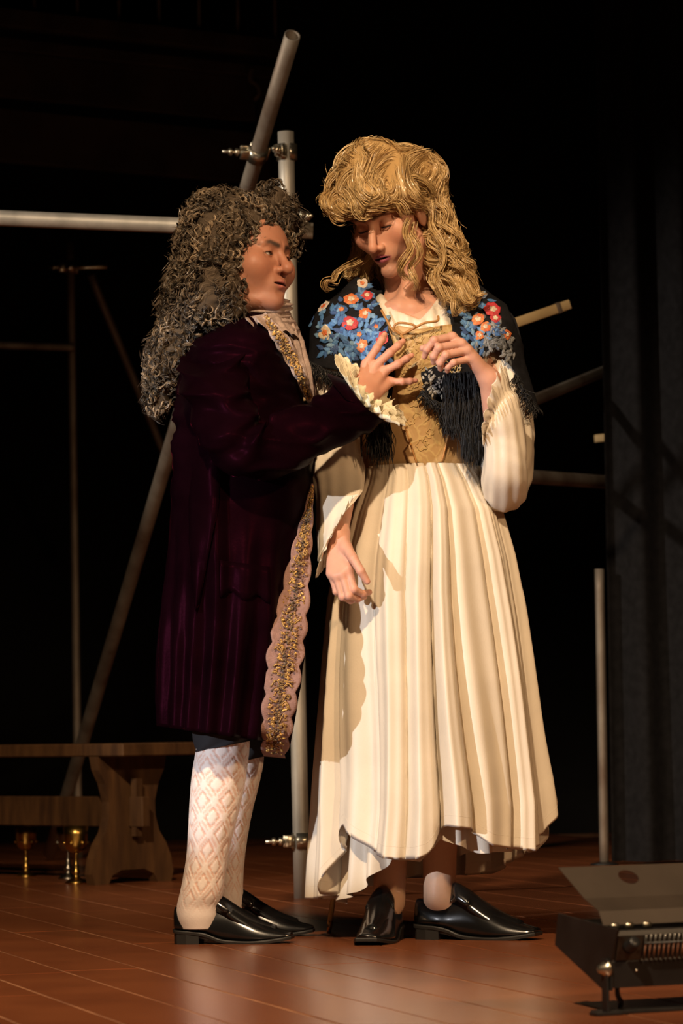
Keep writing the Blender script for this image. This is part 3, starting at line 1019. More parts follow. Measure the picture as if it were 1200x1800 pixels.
def strands(paths, rad, cols, sides=4):
    """paths (S,n,3), rad (S,), cols (S,3) -> verts, faces, colours"""
    S_, n = paths.shape[:2]
    t = np.gradient(paths, axis=1)
    t /= np.maximum(1e-9, np.linalg.norm(t, axis=2, keepdims=True))
    ref = rng.normal(size=(S_, 3))
    N = np.cross(t[:, 0], ref)
    N /= np.linalg.norm(N, axis=1, keepdims=True)
    Ns = [N]
    for k in range(1, n):
        N = Ns[-1] - t[:, k] * np.sum(Ns[-1] * t[:, k], axis=1, keepdims=True)
        N /= np.maximum(1e-9, np.linalg.norm(N, axis=1, keepdims=True))
        Ns.append(N)
    N = np.stack(Ns, 1)
    B = np.cross(t, N)
    a = np.linspace(0, 2 * PI, sides, endpoint=False)
    u = np.linspace(0, 1, n)
    prof = np.clip(np.minimum(u / 0.08 + 0.3, (1 - u) / 0.25 + 0.12), 0, 1)
    r = rad[:, None] * prof[None]
    if sides == 2:                            # thin flat hair
        V = np.stack([paths + N * r[..., None], paths - N * r[..., None]], 2)
        b0_ = (np.arange(S_) * n * 2)[:, None]
        i = np.arange(n - 1)[None]
        f = np.stack([b0_ + i * 2, b0_ + i * 2 + 1, b0_ + i * 2 + 3, b0_ + i * 2 + 2], -1).reshape(-1, 4)
        return V.reshape(-1, 3), f, np.repeat(cols, n * 2, axis=0)
    V = paths[:, :, None] + r[:, :, None, None] * (np.cos(a)[None, None, :, None] * N[:, :, None] + np.sin(a)[None, None, :, None] * B[:, :, None])
    base_ = (np.arange(S_) * n * sides)[:, None, None]
    i = np.arange(n - 1)[None, :, None]; j = np.arange(sides)[None, None, :]
    f = np.stack([base_ + i * sides + j, base_ + i * sides + (j + 1) % sides, base_ + (i + 1) * sides + (j + 1) % sides, base_ + (i + 1) * sides + j], -1).reshape(-1, 4)
    C_ = np.repeat(cols, n * sides, axis=0)
    return V.reshape(-1, 3), f, C_

def fgrad(fn, p, e=0.002):
    g = np.stack([fn(p + np.eye(3)[k] * e) - fn(p - np.eye(3)[k] * e) for k in range(3)], 1)
    return g / np.maximum(1e-9, np.linalg.norm(g, axis=1, keepdims=True))

def flow(fn, start, dirfn, steps, step, lift):
    """march strands over the surface of an SDF"""
    p = start.copy()
    out = []
    for k in range(steps):
        g = fgrad(fn, p)
        p = p - g * (fn(p) - lift[:, k] if lift.ndim == 2 else fn(p) - lift)[:, None]
        out.append(p.copy())
        d = dirfn(p, k)
        d = d - g * np.sum(d * g, axis=1, keepdims=True) * 0.9
        d /= np.maximum(1e-9, np.linalg.norm(d, axis=1, keepdims=True))
        p = p + d * step
    return np.stack(out, 1)

# ================================================================== PERSON IN THE VELVET COAT
MR = FL(400, 1655)
MR = np.array([P(400, 1650, 0.08)[0], 0.08, 0.0])
man = empty('person', MR)
tag(man, 'person in plum velvet coat and long dark curly wig reaching to the other', 'person')
SKM = (0.40, 0.18, 0.112)
HM = dict(jaw=0.071, cheek=0.034, chin=-0.105, tip=np.array([0, 0.108, -0.036]), tipr=0.0135, lip=-0.069, open=0.0026, lid=0.0037, lidz=-0.0026, skin=SKM,
          beard=0.25, lipc=(0.42, 0.15, 0.12), browz=0.0165, browc=(0.06, 0.035, 0.025), brow=0.65, liner=0.6, shadow=0.0, shadowc=(0.35, 0.16, 0.10))
mh = P(439, 457, -0.02)
mRt = head_frame(53, 3, 6)
mS = 1.05
mneck = P(418, 580, 0.0)
def man_head(p):
    q = (p - mh) @ mRt / mS
    d = head_sdf(q, HM) * mS
    d = smin(d, cap(p, mh + mRt @ np.array([0, -0.015, -0.06]), mneck, 0.058, 0.066), 0.03)
    d = smin(d, ell(q, (0, 0.030, -0.106), (0.052, 0.046, 0.022)) * mS, 0.022)      # full throat
    return d
v, f = polygonize(man_head, mh - (0.17, 0.17, 0.22), mh + (0.17, 0.17, 0.15), 0.0022)
parts = [(v, f, head_color((v - mh) @ mRt / mS, HM))]
# trunk and limbs (under the clothes)
sR, sL = P(392, 655, -0.095), P(440, 655, 0.12)
eR, wR = P(441, 800, -0.272), P(640, 697, -0.115)
eL, wL = P(455, 790, 0.24), P(535, 800, 0.30)
hR, hL = P(412, 965, -0.09), P(420, 960, 0.11)
kR, kL = P(390, 1310, -0.06), P(424, 1310, 0.17)
aR, aL = P(350, 1590, 0.0), P(399, 1565, 0.245)
def man_body(p):
    d = ell(p, P(420, 690, 0.0), (0.125, 0.15, 0.20))
    d = smin(d, ell(p, P(425, 850, 0.0), (0.14, 0.15, 0.18)), 0.06)
    d = smin(d, cap(p, sR, sL, 0.045), 0.04)
    d = smin(d, cap(p, mneck, P(416, 640, 0), 0.062, 0.08), 0.04)
    for a_, b_, c_ in ((sR, eR, wR), (sL, eL, wL)):
        d = smin(d, smin(cap(p, a_, b_, 0.038, 0.032), cap(p, b_, c_, 0.032, 0.024), 0.02), 0.03)
    for a_, b_, c_ in ((hR, kR, aR), (hL, kL, aL)):
        d = smin(d, smin(cap(p, a_, b_, 0.085, 0.052), cap(p, b_, c_, 0.046, 0.028), 0.03), 0.04)
    for a_ in (aR, aL):
        d = smin(d, cap(p, a_, a_ + np.array([0.08, -0.0, -0.065]), 0.024, 0.012), 0.02)
    return d
lo = np.array([P(280, 900, 0)[0] - 0.02, -0.40, 0.015]); hi = np.array([P(680, 900, 0)[0], 0.42, P(400, 575, 0)[2]])
v, f = polygonize(man_body, lo, hi, 0.009)
parts.append((v, f, np.tile(SKM, (len(v), 1))))
# right hand spread on the bodice
fg = [[P(643, 640, -0.088), P(662, 612, -0.092), P(671, 597, -0.082), P(676, 588, -0.072)],
      [P(659, 643, -0.090), P(685, 620, -0.095), P(699, 608, -0.085), P(708, 600, -0.075)],
      [P(675, 652, -0.088), P(699, 640, -0.094), P(714, 631, -0.085), P(723, 625, -0.076)],
      [P(685, 671, -0.080), P(706, 671, -0.086), P(720, 670, -0.080), P(730, 669, -0.073)]]
th_ = [P(628, 668, -0.095), P(612, 650, -0.090), P(601, 637, -0.080), P(594, 629, -0.072)]
hv = make_hand(fg, th_, wR, P(600, 716, -0.14), (0.60, 0.30, 0.205), nail=(0.1, -1, 0.2))
parts.append(hv)
v, f, c = merge(parts)
mbody = mesh('body', v, f, M['skin'], man, True, c)
eyes(mbody, mh, mRt, (-0.42, 0.9, 0.0), (0.05, 0.03, 0.015))

# ---- stockings: lofted legs with the diamond lattice in relief
def stocking(rows, Y0, name):
    """rows: (py, xl, xr, Y)"""
    R = cr(rows, 150)
    nu = 96
    th = np.linspace(0, 2 * PI, nu, endpoint=False)
    rings, cols = [], []
    for k, (py, xl, xr, Y) in enumerate(R):
        c = P((xl + xr) / 2, py, Y)
        r = (xr - xl) / 2 * mpp(Y)
        s = (py - R[0][0]) * mpp(Y)
        u = th / (2 * PI) * 6.0
        w = s / 0.078
        a_ = (u + w + 0.5) % 1.0 - 0.5; b_ = (u - w + 0.5) % 1.0 - 0.5
        m_ = np.maximum(np.abs(a_), np.abs(b_)); l_ = np.minimum(np.abs(a_), np.abs(b_))
        hole = (m_ > 0.25) & (m_ < 0.34) & (l_ > 0.0)
        ins = (m_ > 0.445) & (l_ < 0.30)
        h_ = np.where(hole, -0.0022, 0.0) + np.where(ins, -0.0009, 0.0)
        fade = min(1, max(0, (R[-1][0] - 25 - py) / 40))
        rr = r + h_ * fade
        rings.append([c + np.array([math.cos(t) * q, math.sin(t) * q * 1.08, 0]) for t, q in zip(th, rr)])
        base_ = np.array((0.84, 0.76, 0.72))
        cc = np.tile(base_, (nu, 1))
        cc[hole] = cc[hole] * (1 - fade) + fade * np.array((0.70, 0.46, 0.38))
        cc[ins] = cc[ins] * (1 - fade) + fade * np.array((0.76, 0.56, 0.49))
        cols.append(cc)
    v, f = loft(np.array(rings))
    return mesh(name, v, f, M['stocking'], man, True, np.concatenate(cols))
stocking([(1290, 350, 440, -0.06), (1330, 342, 437, -0.06), (1370, 336, 432, -0.055), (1410, 333, 424, -0.05), (1450, 331, 414, -0.045), (1500, 328, 402, -0.03),
          (1540, 322, 396, -0.02), (1570, 316, 392, -0.012), (1592, 311, 386, 0.0), (1612, 312, 384, 0.005), (1632, 318, 380, 0.01)], 0, 'stocking')
stocking([(1290, 385, 466, 0.17), (1340, 384, 463, 0.18), (1380, 380, 455, 0.19), (1420, 376, 445, 0.20), (1460, 374, 437, 0.215), (1500, 373, 431, 0.225),
          (1530, 371, 428, 0.235), (1560, 370, 427, 0.24), (1590, 372, 428, 0.245), (1612, 376, 424, 0.25)], 0, 'stocking')
# ---- breeches ends
for rows in ([(1180, 330, 450, -0.06), (1260, 340, 446, -0.06), (1300, 345, 441, -0.06), (1312, 346, 439, -0.06)],
             [(1180, 370, 470, 0.15), (1260, 380, 470, 0.16), (1315, 384, 469, 0.17), (1338, 386, 467, 0.175)]):
    ctrl = []
    for py, xl, xr, Y in rows:
        r = (xr - xl) / 2 * mpp(Y) + 0.004
        ctrl.append((P((xl + xr) / 2, py, Y), (r, 0, 0.012), (0, r * 1.08, 0)))
    V = ringloft(ctrl, 30, 40, lambda t, T, V: 0.003 * np.sin(5 * T + 9 * t))
    mesh('breeches_leg', *loft(V), M['breeches'], man)
# ---- shoes
hp = FL(308, 1661)
shoe(man, (hp[0] - 0.002, hp[1] + 0.045, 0), math.radians(-9), 0.276)
hp = P(345, 1655, 0.265)
shoe(man, (P(352, 1600, 0.26)[0], 0.265, 0), math.radians(-6), 0.272)

# ---- coat
def coat_disp(t, T, V):
    x, y = proj(V.reshape(-1, 3)); x = x.reshape(T.shape); y = y.reshape(T.shape)
    low = np.clip((y - 900) / 250, 0, 1)
    d = low * 0.011 * np.sin(17 * T + 0.6 * np.sin(3 * T))
    back = np.exp(-((np.abs(T - PI) - 0.15) / 0.5) ** 2)
    d += low * back * 0.012 * np.abs(np.sin(14 * T)) ** 0.6
    # side pleat standing out below the arm (towards the camera)
    s = np.clip((y - 785) / 40, 0, 1) * np.clip((1090 - y) / 120, 0, 1)
    u = (x - 336) / 48.0
    ridge = np.where((u > 0) & (u < 1.35), np.where(u < 1.0, u, (1.35 - u) / 0.35), 0)
    d += s * 0.030 * ridge * (np.sin(T) < 0)
    # creases under the arm and over the chest
    up_ = np.clip((900 - y) / 200, 0, 1)
    d += up_ * 0.008 * wob2(V * np.array([1, 1, 2.6]), 11, 1) + up_ * 0.010 * np.clip(1 - np.abs(wob2(V * np.array([0.6, 1, 2.4]), 13, 3)) * 2.2, 0, 1) ** 1.5 + 0.003 * wob2(V, 16, 2)
    return d
cw = [(556, 402, 486, 0.075), (575, 372, 497, 0.125), (595, 345, 506, 0.175), (620, 326, 515, 0.200), (680, 312, 532, 0.200), (750, 305, 545, 0.190), (820, 303, 549, 0.190), (900, 300, 547, 0.20),
      (960, 297, 545, 0.21), (1050, 292, 538, 0.225), (1150, 289, 527, 0.235), (1230, 288, 514, 0.245), (1292, 288, 502, 0.25)]
ctrl = []
for py, xl, xr, dp in cw:
    c = P((xl + xr) / 2, py, 0.0)
    tilt = 0.0 if py < 1000 else (py - 1000) / 292 * -0.022
    ctrl.append((c, ((xr - xl) / 2 * mpp(0), 0, tilt), (0, dp, 0.0)))
V = ringloft(ctrl, 110, 220, coat_disp)
# hem thickness: fold inwards
inner = V[-12:][::-1].copy()
cen = V[-12:][::-1].mean(axis=1, keepdims=True)
inner = cen + (inner - cen) * 0.965
V2 = np.concatenate([V, inner])
cv, cf = loft(V2, True, False)
coat = mesh('coat', cv, cf, M['velvet'], man)
coat_bvh = BVHTree.FromPolygons([Vector(q) for q in cv], cf)
def hit(bvh, px, py, fallbackY):
    d = ray(px, py)
    h_ = bvh.ray_cast(Vector(CAM), Vector(nrm(d)))
    if h_[0] is None:
        return P(px, py, fallbackY), np.array([0, -1.0, 0])
    n_ = np.array(h_[1])
    return np.array(h_[0]), (n_ if n_ @ d < 0 else -n_)

# sleeve
def sl_disp(t, T, V):
    e = np.exp(-((t - 0.42) / 0.18) ** 2)
    return 0.010 * np.clip(1 - np.abs(wob2(V * np.array([1, 1, 1.6]), 12, 1)) * 2.0, 0, 1) ** 1.4 + 0.006 * wob2(V * np.array([1, 1, 1.8]), 15, 0) + e * 0.009 * np.sin(26 * t * 2 + 2.2 * np.sin(T)) + 0.0035 * np.sin(34 * t + 3 * np.cos(T)) + 0.004 * wob2(V, 7, 3)
ctrl = [(P(402, 592, -0.07), (0.06, 0, 0.03), (0.0, 0.075, 0.04)), (P(384, 612, -0.13), (0.080, 0, 0.03), (0, 0.080, 0.05)), (P(374, 650, -0.175), (0.080, 0, 0.02), (0, 0.082, 0.02)), (P(384, 705, -0.225), (0.076, 0, 0.012), (0, 0.076, 0)),
        (P(408, 765, -0.265), (0.066, 0, 0.035), (0, 0.07, 0)), (P(446, 792, -0.28), (0.030, 0, 0.060), (0, 0.066, 0)), (P(500, 776, -0.258), (-0.014, 0.01, 0.068), (0.02, 0.062, 0)),
        (P(565, 745, -0.215), (-0.020, 0.01, 0.056), (0.02, 0.058, 0)), (P(620, 718, -0.165), (-0.034, 0.01, 0.050), (0.02, 0.056, 0)), (P(645, 704, -0.145), (-0.040, 0.01, 0.050), (0.02, 0.056, 0))]
V = ringloft(ctrl, 120, 72, sl_disp)
cen = V[-1].mean(axis=0)
V = np.concatenate([V, [cen + (V[-1] - cen) * 0.93 - np.array([0.006, 0, -0.003])], [cen + (V[-1] - cen) * 0.9 - np.array([0.05, 0.02, -0.02])]])
sleeve = mesh('coat_sleeve', *loft(V, True, False), M['velvet'], coat)
# hidden left sleeve
ctrl = [(P(440, 600, 0.12), (0.06, 0, 0.0), (0, 0.07, 0.0)), (P(445, 660, 0.20), (0.07, 0, 0), (0, 0.07, 0)), (P(455, 780, 0.25), (0.06, 0, 0.03), (0, 0.065, 0)), (P(490, 800, 0.275), (0.0, 0, 0.058), (0.02, 0.06, 0)), (P(530, 800, 0.30), (0.0, 0, 0.05), (0.02, 0.055, 0))]
mesh('coat_sleeve', *loft(ringloft(ctrl, 50, 40, sl_disp)), M['velvet'], coat)
# added velvet panel, outlined like the sheen the side pleat catches
gl_, gr_ = [(800, 372), (830, 340), (880, 334), (950, 334), (1010, 338), (1076, 344)], [(800, 386), (830, 385), (880, 383), (950, 374), (1010, 362), (1076, 346)]
gv = []
for py in np.linspace(800, 1076, 40):
    xa = np.interp(py, [q[0] for q in gl_], [q[1] for q in gl_]); xb = np.interp(py, [q[0] for q in gr_], [q[1] for q in gr_])
    row = []
    for u in np.linspace(0, 1, 9):
        q, n_ = hit(coat_bvh, xa + (xb - xa) * u, py, -0.18)
        row.append(q + n_ * (0.004 + 0.006 * math.sin(u * PI)) + np.array([0, -0.004 + 0.002 * math.sin(py * 0.05 + 3 * u), 0]))
    gv.append(row)
gv = np.array(gv)
mesh('pleat_sheen_panel', *loft(np.concatenate([gv, gv[:, ::-1] + np.array([0, 0.006, 0])], axis=1)), M['velvet'], coat)
# pocket flap
pf = []
for px, py in ((388, 1030), (470, 1042), (468, 1062), (388, 1052)):
    q, n_ = hit(coat_bvh, px, py, -0.2)
    pf.append(q + n_ * 0.0015)
pfv = []
for a_ in np.linspace(0, 1, 16):
    col_ = []
    for b_ in np.linspace(0, 1, 6):
        q, n_ = hit(coat_bvh, 385 + 88 * a_, 985 + 12 * a_ + b_ * (58 + 6 * math.cos(a_ * 4 * PI)), -0.2)
        col_.append(q + n_ * 0.005)
    pfv.append(col_)
pfv = np.array(pfv)
v, f = loft(np.concatenate([pfv, pfv[:, ::-1] + np.array([0, 0.004, 0])], axis=1))
mesh('pocket_flap', v, f, M['velvet'], coat)

# ---- lace cuff frill
def frill(ctrl, n, nu, waves, amp, mt, name, parent, phase=0.0, thick=True):
    V = ringloft(ctrl, n, nu)
    t = np.linspace(0, 1, n)[:, None]
    th = np.linspace(0, 2 * PI, nu, endpoint=False)[None]
    ax = np.gradient(V.mean(axis=1), axis=0)
    ax /= np.maximum(1e-9, np.linalg.norm(ax, axis=1, keepdims=True))
    w = np.sin(waves * th + phase + 0.9 * np.sin(3 * th))
    V = V + ax[:, None, :] * (amp * t * w)[..., None]
    cen = V.mean(axis=1, keepdims=True)
    V = cen + (V - cen) * (1 + 0.10 * t * np.cos(waves * th + phase + 0.9 * np.sin(3 * th)))[..., None]
    edge = (t > 0.9) * 0.0015 * np.sin(waves * 3 * th)
    V = V + ax[:, None, :] * edge[..., None]
    back = V + ax[:, None, :] * 0.0012
    return mesh(name, *loft(np.concatenate([V, back[::-1]]), True, False), M[mt], parent)
frill([(P(640, 705, -0.140), (-0.034, 0.01, 0.042), (0.018, 0.046, 0)), (P(646, 700, -0.135), (-0.045, 0.01, 0.054), (0.022, 0.060, 0)), (P(650, 692, -0.132), (-0.060, 0.006, 0.066), (0.03, 0.072, 0.0)), (P(651, 686, -0.130), (-0.068, 0.004, 0.076), (0.034, 0.082, 0.0))],
      20, 400, 19, 0.008, 'lace', 'lace_cuff', coat)
frill([(P(646, 702, -0.128), (-0.030, 0.01, 0.036), (0.016, 0.040, 0)), (P(655, 694, -0.122), (-0.040, 0.01, 0.046), (0.02, 0.055, 0)), (P(661, 688, -0.12), (-0.046, 0.008, 0.054), (0.025, 0.060, 0.0))],
      16, 360, 17, 0.006, 'lace', 'lace_cuff_layer', coat, 1.0)

# ---- lace border on the coat front edge: scalloped strip with gold work
def trim(ctrlpx, name, mt, gold, n=260, scal=0.12, off=0.006, scallops=9, fallY=-0.1, sidec=None):
    """ctrlpx rows: (cx, cy, halfwidth px, nx, ny) with unit across direction"""
    R = cr(ctrlpx, n)
    nw = 13
    rows, mid = [], []
    for k, (cx, cy, hw, yy) in enumerate(R):
        s = k / (n - 1)
        j = min(n - 2, k)
        tx, ty = R[j + 1][0] - R[j][0], R[j + 1][1] - R[j][1]
        l_ = math.hypot(tx, ty); nx, ny = ty / l_, -tx / l_          # across, to the right
        sc = 1 + scal * (abs(math.sin(s * scallops * PI)) - 0.5) * 2
        sc2 = 1 + scal * (abs(math.sin(s * scallops * PI + 0.7)) - 0.5) * 2
        row = []
        for u in np.linspace(-1, 1, nw):
            e = hw * (sc if u < 0 else sc2) * u
            q = P(cx + nx * e, cy + ny * e, yy + 0.0022 * math.sin(u * 4 + s * 19) + 0.004 * math.sin(s * 23 + u))
            row.append(q)
        rows.append(row)
    F = np.array(rows)
    v, f = loft(np.concatenate([F, F[:, ::-1] + np.array([0, 0.0025, 0])], axis=1))
    o = mesh(name, v, f, M[mt], coat)
    gb = MB()
    def motif(p, r, col, squash=1.0, ang=0.0):
        a_ = np.linspace(0, 2 * PI, 9, endpoint=False)
        d1 = np.array([math.cos(ang), 0, math.sin(ang)]); d2 = np.array([-math.sin(ang), 0, math.cos(ang)])
        ring = [p + d1 * r * math.cos(q) + d2 * r * squash * math.sin(q) for q in a_]
        gb.add(np.array(ring + [p + np.array([0, -0.0028, 0])]), [[q, (q + 1) % 9, 9] for q in range(9)], col)
    for k in range(3, n - 6):
        c = F[k, nw // 2]; hw_ = np.linalg.norm(F[k, -1] - F[k, 0]) / 2
        ac = nrm(F[k, -1] - F[k, 0])
        for q in range(gold):
            u = random.gauss(0, 0.36)
            if abs(u) > 0.66: continue
            p = c + ac * hw_ * u + np.array([0, -0.004, random.uniform(-.003, .003)])
            col = random.choice([(0.50, 0.29, 0.07), (0.42, 0.23, 0.06), (0.60, 0.38, 0.12), (0.22, 0.11, 0.05), (0.13, 0.08, 0.07), (0.35, 0.19, 0.08)])
            if abs(u) < 0.16: col = random.choice([(0.16, 0.10, 0.05), (0.28, 0.17, 0.06), (0.10, 0.07, 0.05)])
            motif(p, random.uniform(0.0018, 0.0042), col, random.uniform(0.4, 0.9), random.uniform(0, PI))
    # curling leaf sprays
    for k in range(6, n - 14, 6):
        for sd in (-1, 1):
            if random.random() < 0.45: continue
            c = F[k, nw // 2]; hw_ = np.linalg.norm(F[k, -1] - F[k, 0]) / 2
            ac = nrm(F[k, -1] - F[k, 0]); tn = nrm(F[k + 2, nw // 2] - F[k, nw // 2])
            a__, b__ = random.uniform(-0.018, 0.018), random.uniform(-0.6, 0.6)
            path = [c + ac * sd * hw_ * (0.12 + 0.5 * s_) + tn * (a__ * math.sin(s_ * 3 + b__)) + np.array([0, -0.005, 0]) for s_ in np.linspace(0, 1, 10)]
            gb.add(*tube(path, np.linspace(0.0012, 0.0024, 10), 5), random.choice([(0.50, 0.30, 0.09), (0.40, 0.24, 0.08), (0.30, 0.17, 0.06)]))
    g = gb.build('gold_embroidery', M['goldthread'], o, True, True)
    return o
def cy_at(px, py, fb):
    return hit(coat_bvh, px, py, fb)[0][1]
tr = []
for cx, cy, hw in ((549, 850, 2.5), (541, 905, 9), (533, 950, 15), (525, 1000, 20), (516, 1060, 26), (508, 1110, 29), (500, 1160, 30), (494, 1210, 29), (488, 1260, 27), (484, 1300, 24), (481, 1331, 20)):
    ys = [cy_at(cx + e * hw, cy, 0.02) for e in (-0.9, -0.5, 0.0)]
    tr.append((cx, cy, hw, min(ys) - 0.012))
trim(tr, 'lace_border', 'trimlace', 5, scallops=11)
# upper part of the border, over the chest
tr = []
for cx, cy, hw in ((462, 552, 5), (480, 578, 10), (497, 602, 13), (513, 630, 12), (526, 657, 10), (538, 684, 8), (547, 708, 6)):
    tr.append((cx, cy, hw, min(cy_at(cx - 6, cy, 0.0), cy_at(cx - 14, cy, 0)) - 0.012))
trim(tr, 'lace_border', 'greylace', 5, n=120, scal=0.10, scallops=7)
# ---- neckcloth (stock + jabot)
nk0 = mh + mRt @ np.array([0, 0.0, -0.115])
ctrl = [(P(463, 524, -0.005), (0.056, 0, -0.004), (0, 0.070, 0.004)), (P(464, 533, -0.005), (0.067, 0, -0.002), (0, 0.078, 0.006)), (P(462, 545, -0.005), (0.070, 0, 0.004), (0, 0.074, 0.01)), (P(462, 556, -0.005), (0.066, 0, 0.004), (0, 0.072, 0.01)), (P(463, 566, -0.005), (0.074, 0, 0.0), (0, 0.080, 0)), (P(466, 580, -0.005), (0.076, 0, 0.0), (0, 0.090, 0)), (P(468, 600, -0.005), (0.070, 0, 0.0), (0, 0.09, 0))]
V = ringloft(ctrl, 40, 90, lambda t, T, V: 0.004 * np.sin(40 * t + 2 * np.sin(2 * T)) + 0.002 * wob2(V, 30, 1))
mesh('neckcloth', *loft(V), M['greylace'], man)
ctrl = []
for px, py, Y, w_, dpt in ((494, 560, 0.0, 0.020, 0.05), (505, 590, -0.01, 0.026, 0.055), (516, 625, -0.015, 0.024, 0.05), (529, 655, -0.02, 0.020, 0.045), (540, 685, -0.02, 0.013, 0.03), (548, 705, -0.02, 0.005, 0.012)):
    ctrl.append((P(px, py, Y), (w_, 0, w_ * 0.35), (0, dpt, 0)))
V = ringloft(ctrl, 60, 80, lambda t, T, V: 0.006 * np.sin(9 * T + 8 * t) + 0.002 * wob2(V, 40, 2))
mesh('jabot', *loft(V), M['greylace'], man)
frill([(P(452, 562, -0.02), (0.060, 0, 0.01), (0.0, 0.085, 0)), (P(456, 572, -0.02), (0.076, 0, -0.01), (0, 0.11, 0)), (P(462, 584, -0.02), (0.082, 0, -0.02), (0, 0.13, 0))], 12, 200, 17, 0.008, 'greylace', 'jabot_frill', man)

# ---- wig
def mw(p):
    q = (p - mh) @ mRt
    d = ell(q, (0, -0.035, 0.055), (0.098, 0.108, 0.086))
    d = smin(d, cap(p, P(380, 420, -0.075), P(372, 530, -0.10), 0.060, 0.060), 0.04)
    d = smin(d, cap(p, P(395, 400, 0.07), P(385, 540, 0.09), 0.06, 0.06), 0.04)
    d = smin(d, cap(p, P(385, 400, 0), P(345, 540, 0), 0.085, 0.078), 0.05)
    d = smin(d, cap(p, P(345, 540, -0.05), P(297, 640, -0.05), 0.058, 0.046), 0.04)
    d = smin(d, cap(p, P(340, 540, 0.05), P(297, 640, 0.04), 0.058, 0.046), 0.04)
    d = smin(d, cap(p, P(297, 630, -0.03), P(277, 712, -0.02), 0.043, 0.026), 0.03)
    d = smin(d, cap(p, P(418, 385, -0.06), P(404, 430, -0.085), 0.036, 0.028), 0.03)
    d = smin(d, cap(p, P(400, 470, -0.10), P(402, 545, -0.11), 0.022, 0.030), 0.03)
    d = smin(d, cap(p, P(478, 352, 0.05), P(508, 390, 0.085), 0.040, 0.028), 0.03)
    d = smin(d, cap(p, P(508, 390, 0.085), P(512, 440, 0.105), 0.024, 0.014), 0.02)
    face = ell(q, (0.0, 0.112, -0.022), (0.070, 0.105, 0.094))
    return smax(d, -face, 0.015)
v, f = polygonize(mw, mh - (0.30, 0.22, 0.42), mh + (0.14, 0.22, 0.20), 0.0055)
base_col = np.tile((0.070, 0.052, 0.036), (len(v), 1))
n_ = fgrad(mw, v)
v = v + n_ * (0.007 * wob(v, 45, 1) - 0.004)[:, None]
wig = mesh('curly_wig', v, f, M['wigbase'], man, True, base_col)
NC, NB, NS = 950, 5, 28
sel = rng.choice(len(v), NC * 2, replace=False)
sel = sel[(n_[sel, 1] < 0.5)][:NC]
NC = len(sel)
st = v[sel]
def mdir(p, k):
    return np.stack([-0.25 + 0.8 * wob(p, 24, 0), 0.7 * wob(p, 24, 1), -0.8 + 0.6 * wob(p, 20, 2)], 1)
core = flow(mw, st, mdir, NS, 0.0021, rng.uniform(0.0, 0.011, NC)[:, None] * np.ones((1, NS)))
t_ = np.gradient(core, axis=1); t_ /= np.maximum(1e-9, np.linalg.norm(t_, axis=2, keepdims=True))
g_ = np.repeat(fgrad(mw, core[:, NS // 2])[:, None], NS, 1)
b_ = np.cross(t_, g_)
turn = rng.uniform(1.6, 2.8, NC) * rng.choice([-1, 1], NC)
rad0 = rng.uniform(0.0045, 0.0095, NC)
x, y = proj(st)
tone = np.clip(0.30 + 0.32 * wob(st, 30, 1) + 0.26 * rng.normal(size=NC), 0.0, 1) ** 1.3
c0_ = np.array((0.020, 0.015, 0.011))
c1_ = np.array((0.42, 0.31, 0.20))
paths, cols = [], []
ph0 = rng.uniform(0, 6.28, NC)
for k in range(NB):
    ph = (ph0 + rng.normal(size=NC) * 0.30)[:, None] + np.linspace(0, 1, NS)[None] * 2 * PI * turn[:, None]
    cr_ = (rad0 * rng.uniform(0.85, 1.1, NC))[:, None] * np.linspace(0.6, 1.0, NS)[None]
    off = rng.normal(size=(NC, 1, 3)) * 0.0011
    paths.append(core + off + (g_ * np.cos(ph)[..., None] + b_ * np.sin(ph)[..., None]) * cr_[..., None])
    cols.append(c0_ + (c1_ - c0_) * np.clip(tone + rng.normal(size=NC) * 0.08, 0, 1.2)[:, None])
pth = np.concatenate(paths); cols = np.concatenate(cols)
vv, ff, cc = strands(pth, rng.uniform(0.0006, 0.0012, len(pth)), cols, 3)
o = mesh('wig_curls', vv, ff, M['wig'], wig, True, cc)
o['kind'] = 'stuff'
# loose frizz at the outline
sel = rng.choice(len(v), 2200, replace=True)
st = v[sel]
S_ = len(st); NS = 16
pth = flow(mw, st, lambda p, k: np.stack([1.2 * wob(p, 60, 0), 1.2 * wob(p, 60, 1), -0.3 + 1.2 * wob(p, 55, 2)], 1), NS, 0.0028, np.linspace(0.006, 0.026, NS)[None] * rng.uniform(0.5, 1.1, S_)[:, None])
vv, ff, cc = strands(pth, np.full(S_, 0.0004), np.tile((0.16, 0.12, 0.085), (S_, 1)), 2)
o = mesh('wig_frizz', vv, ff, M['wig'], wig, True, cc)
o['kind'] = 'stuff'

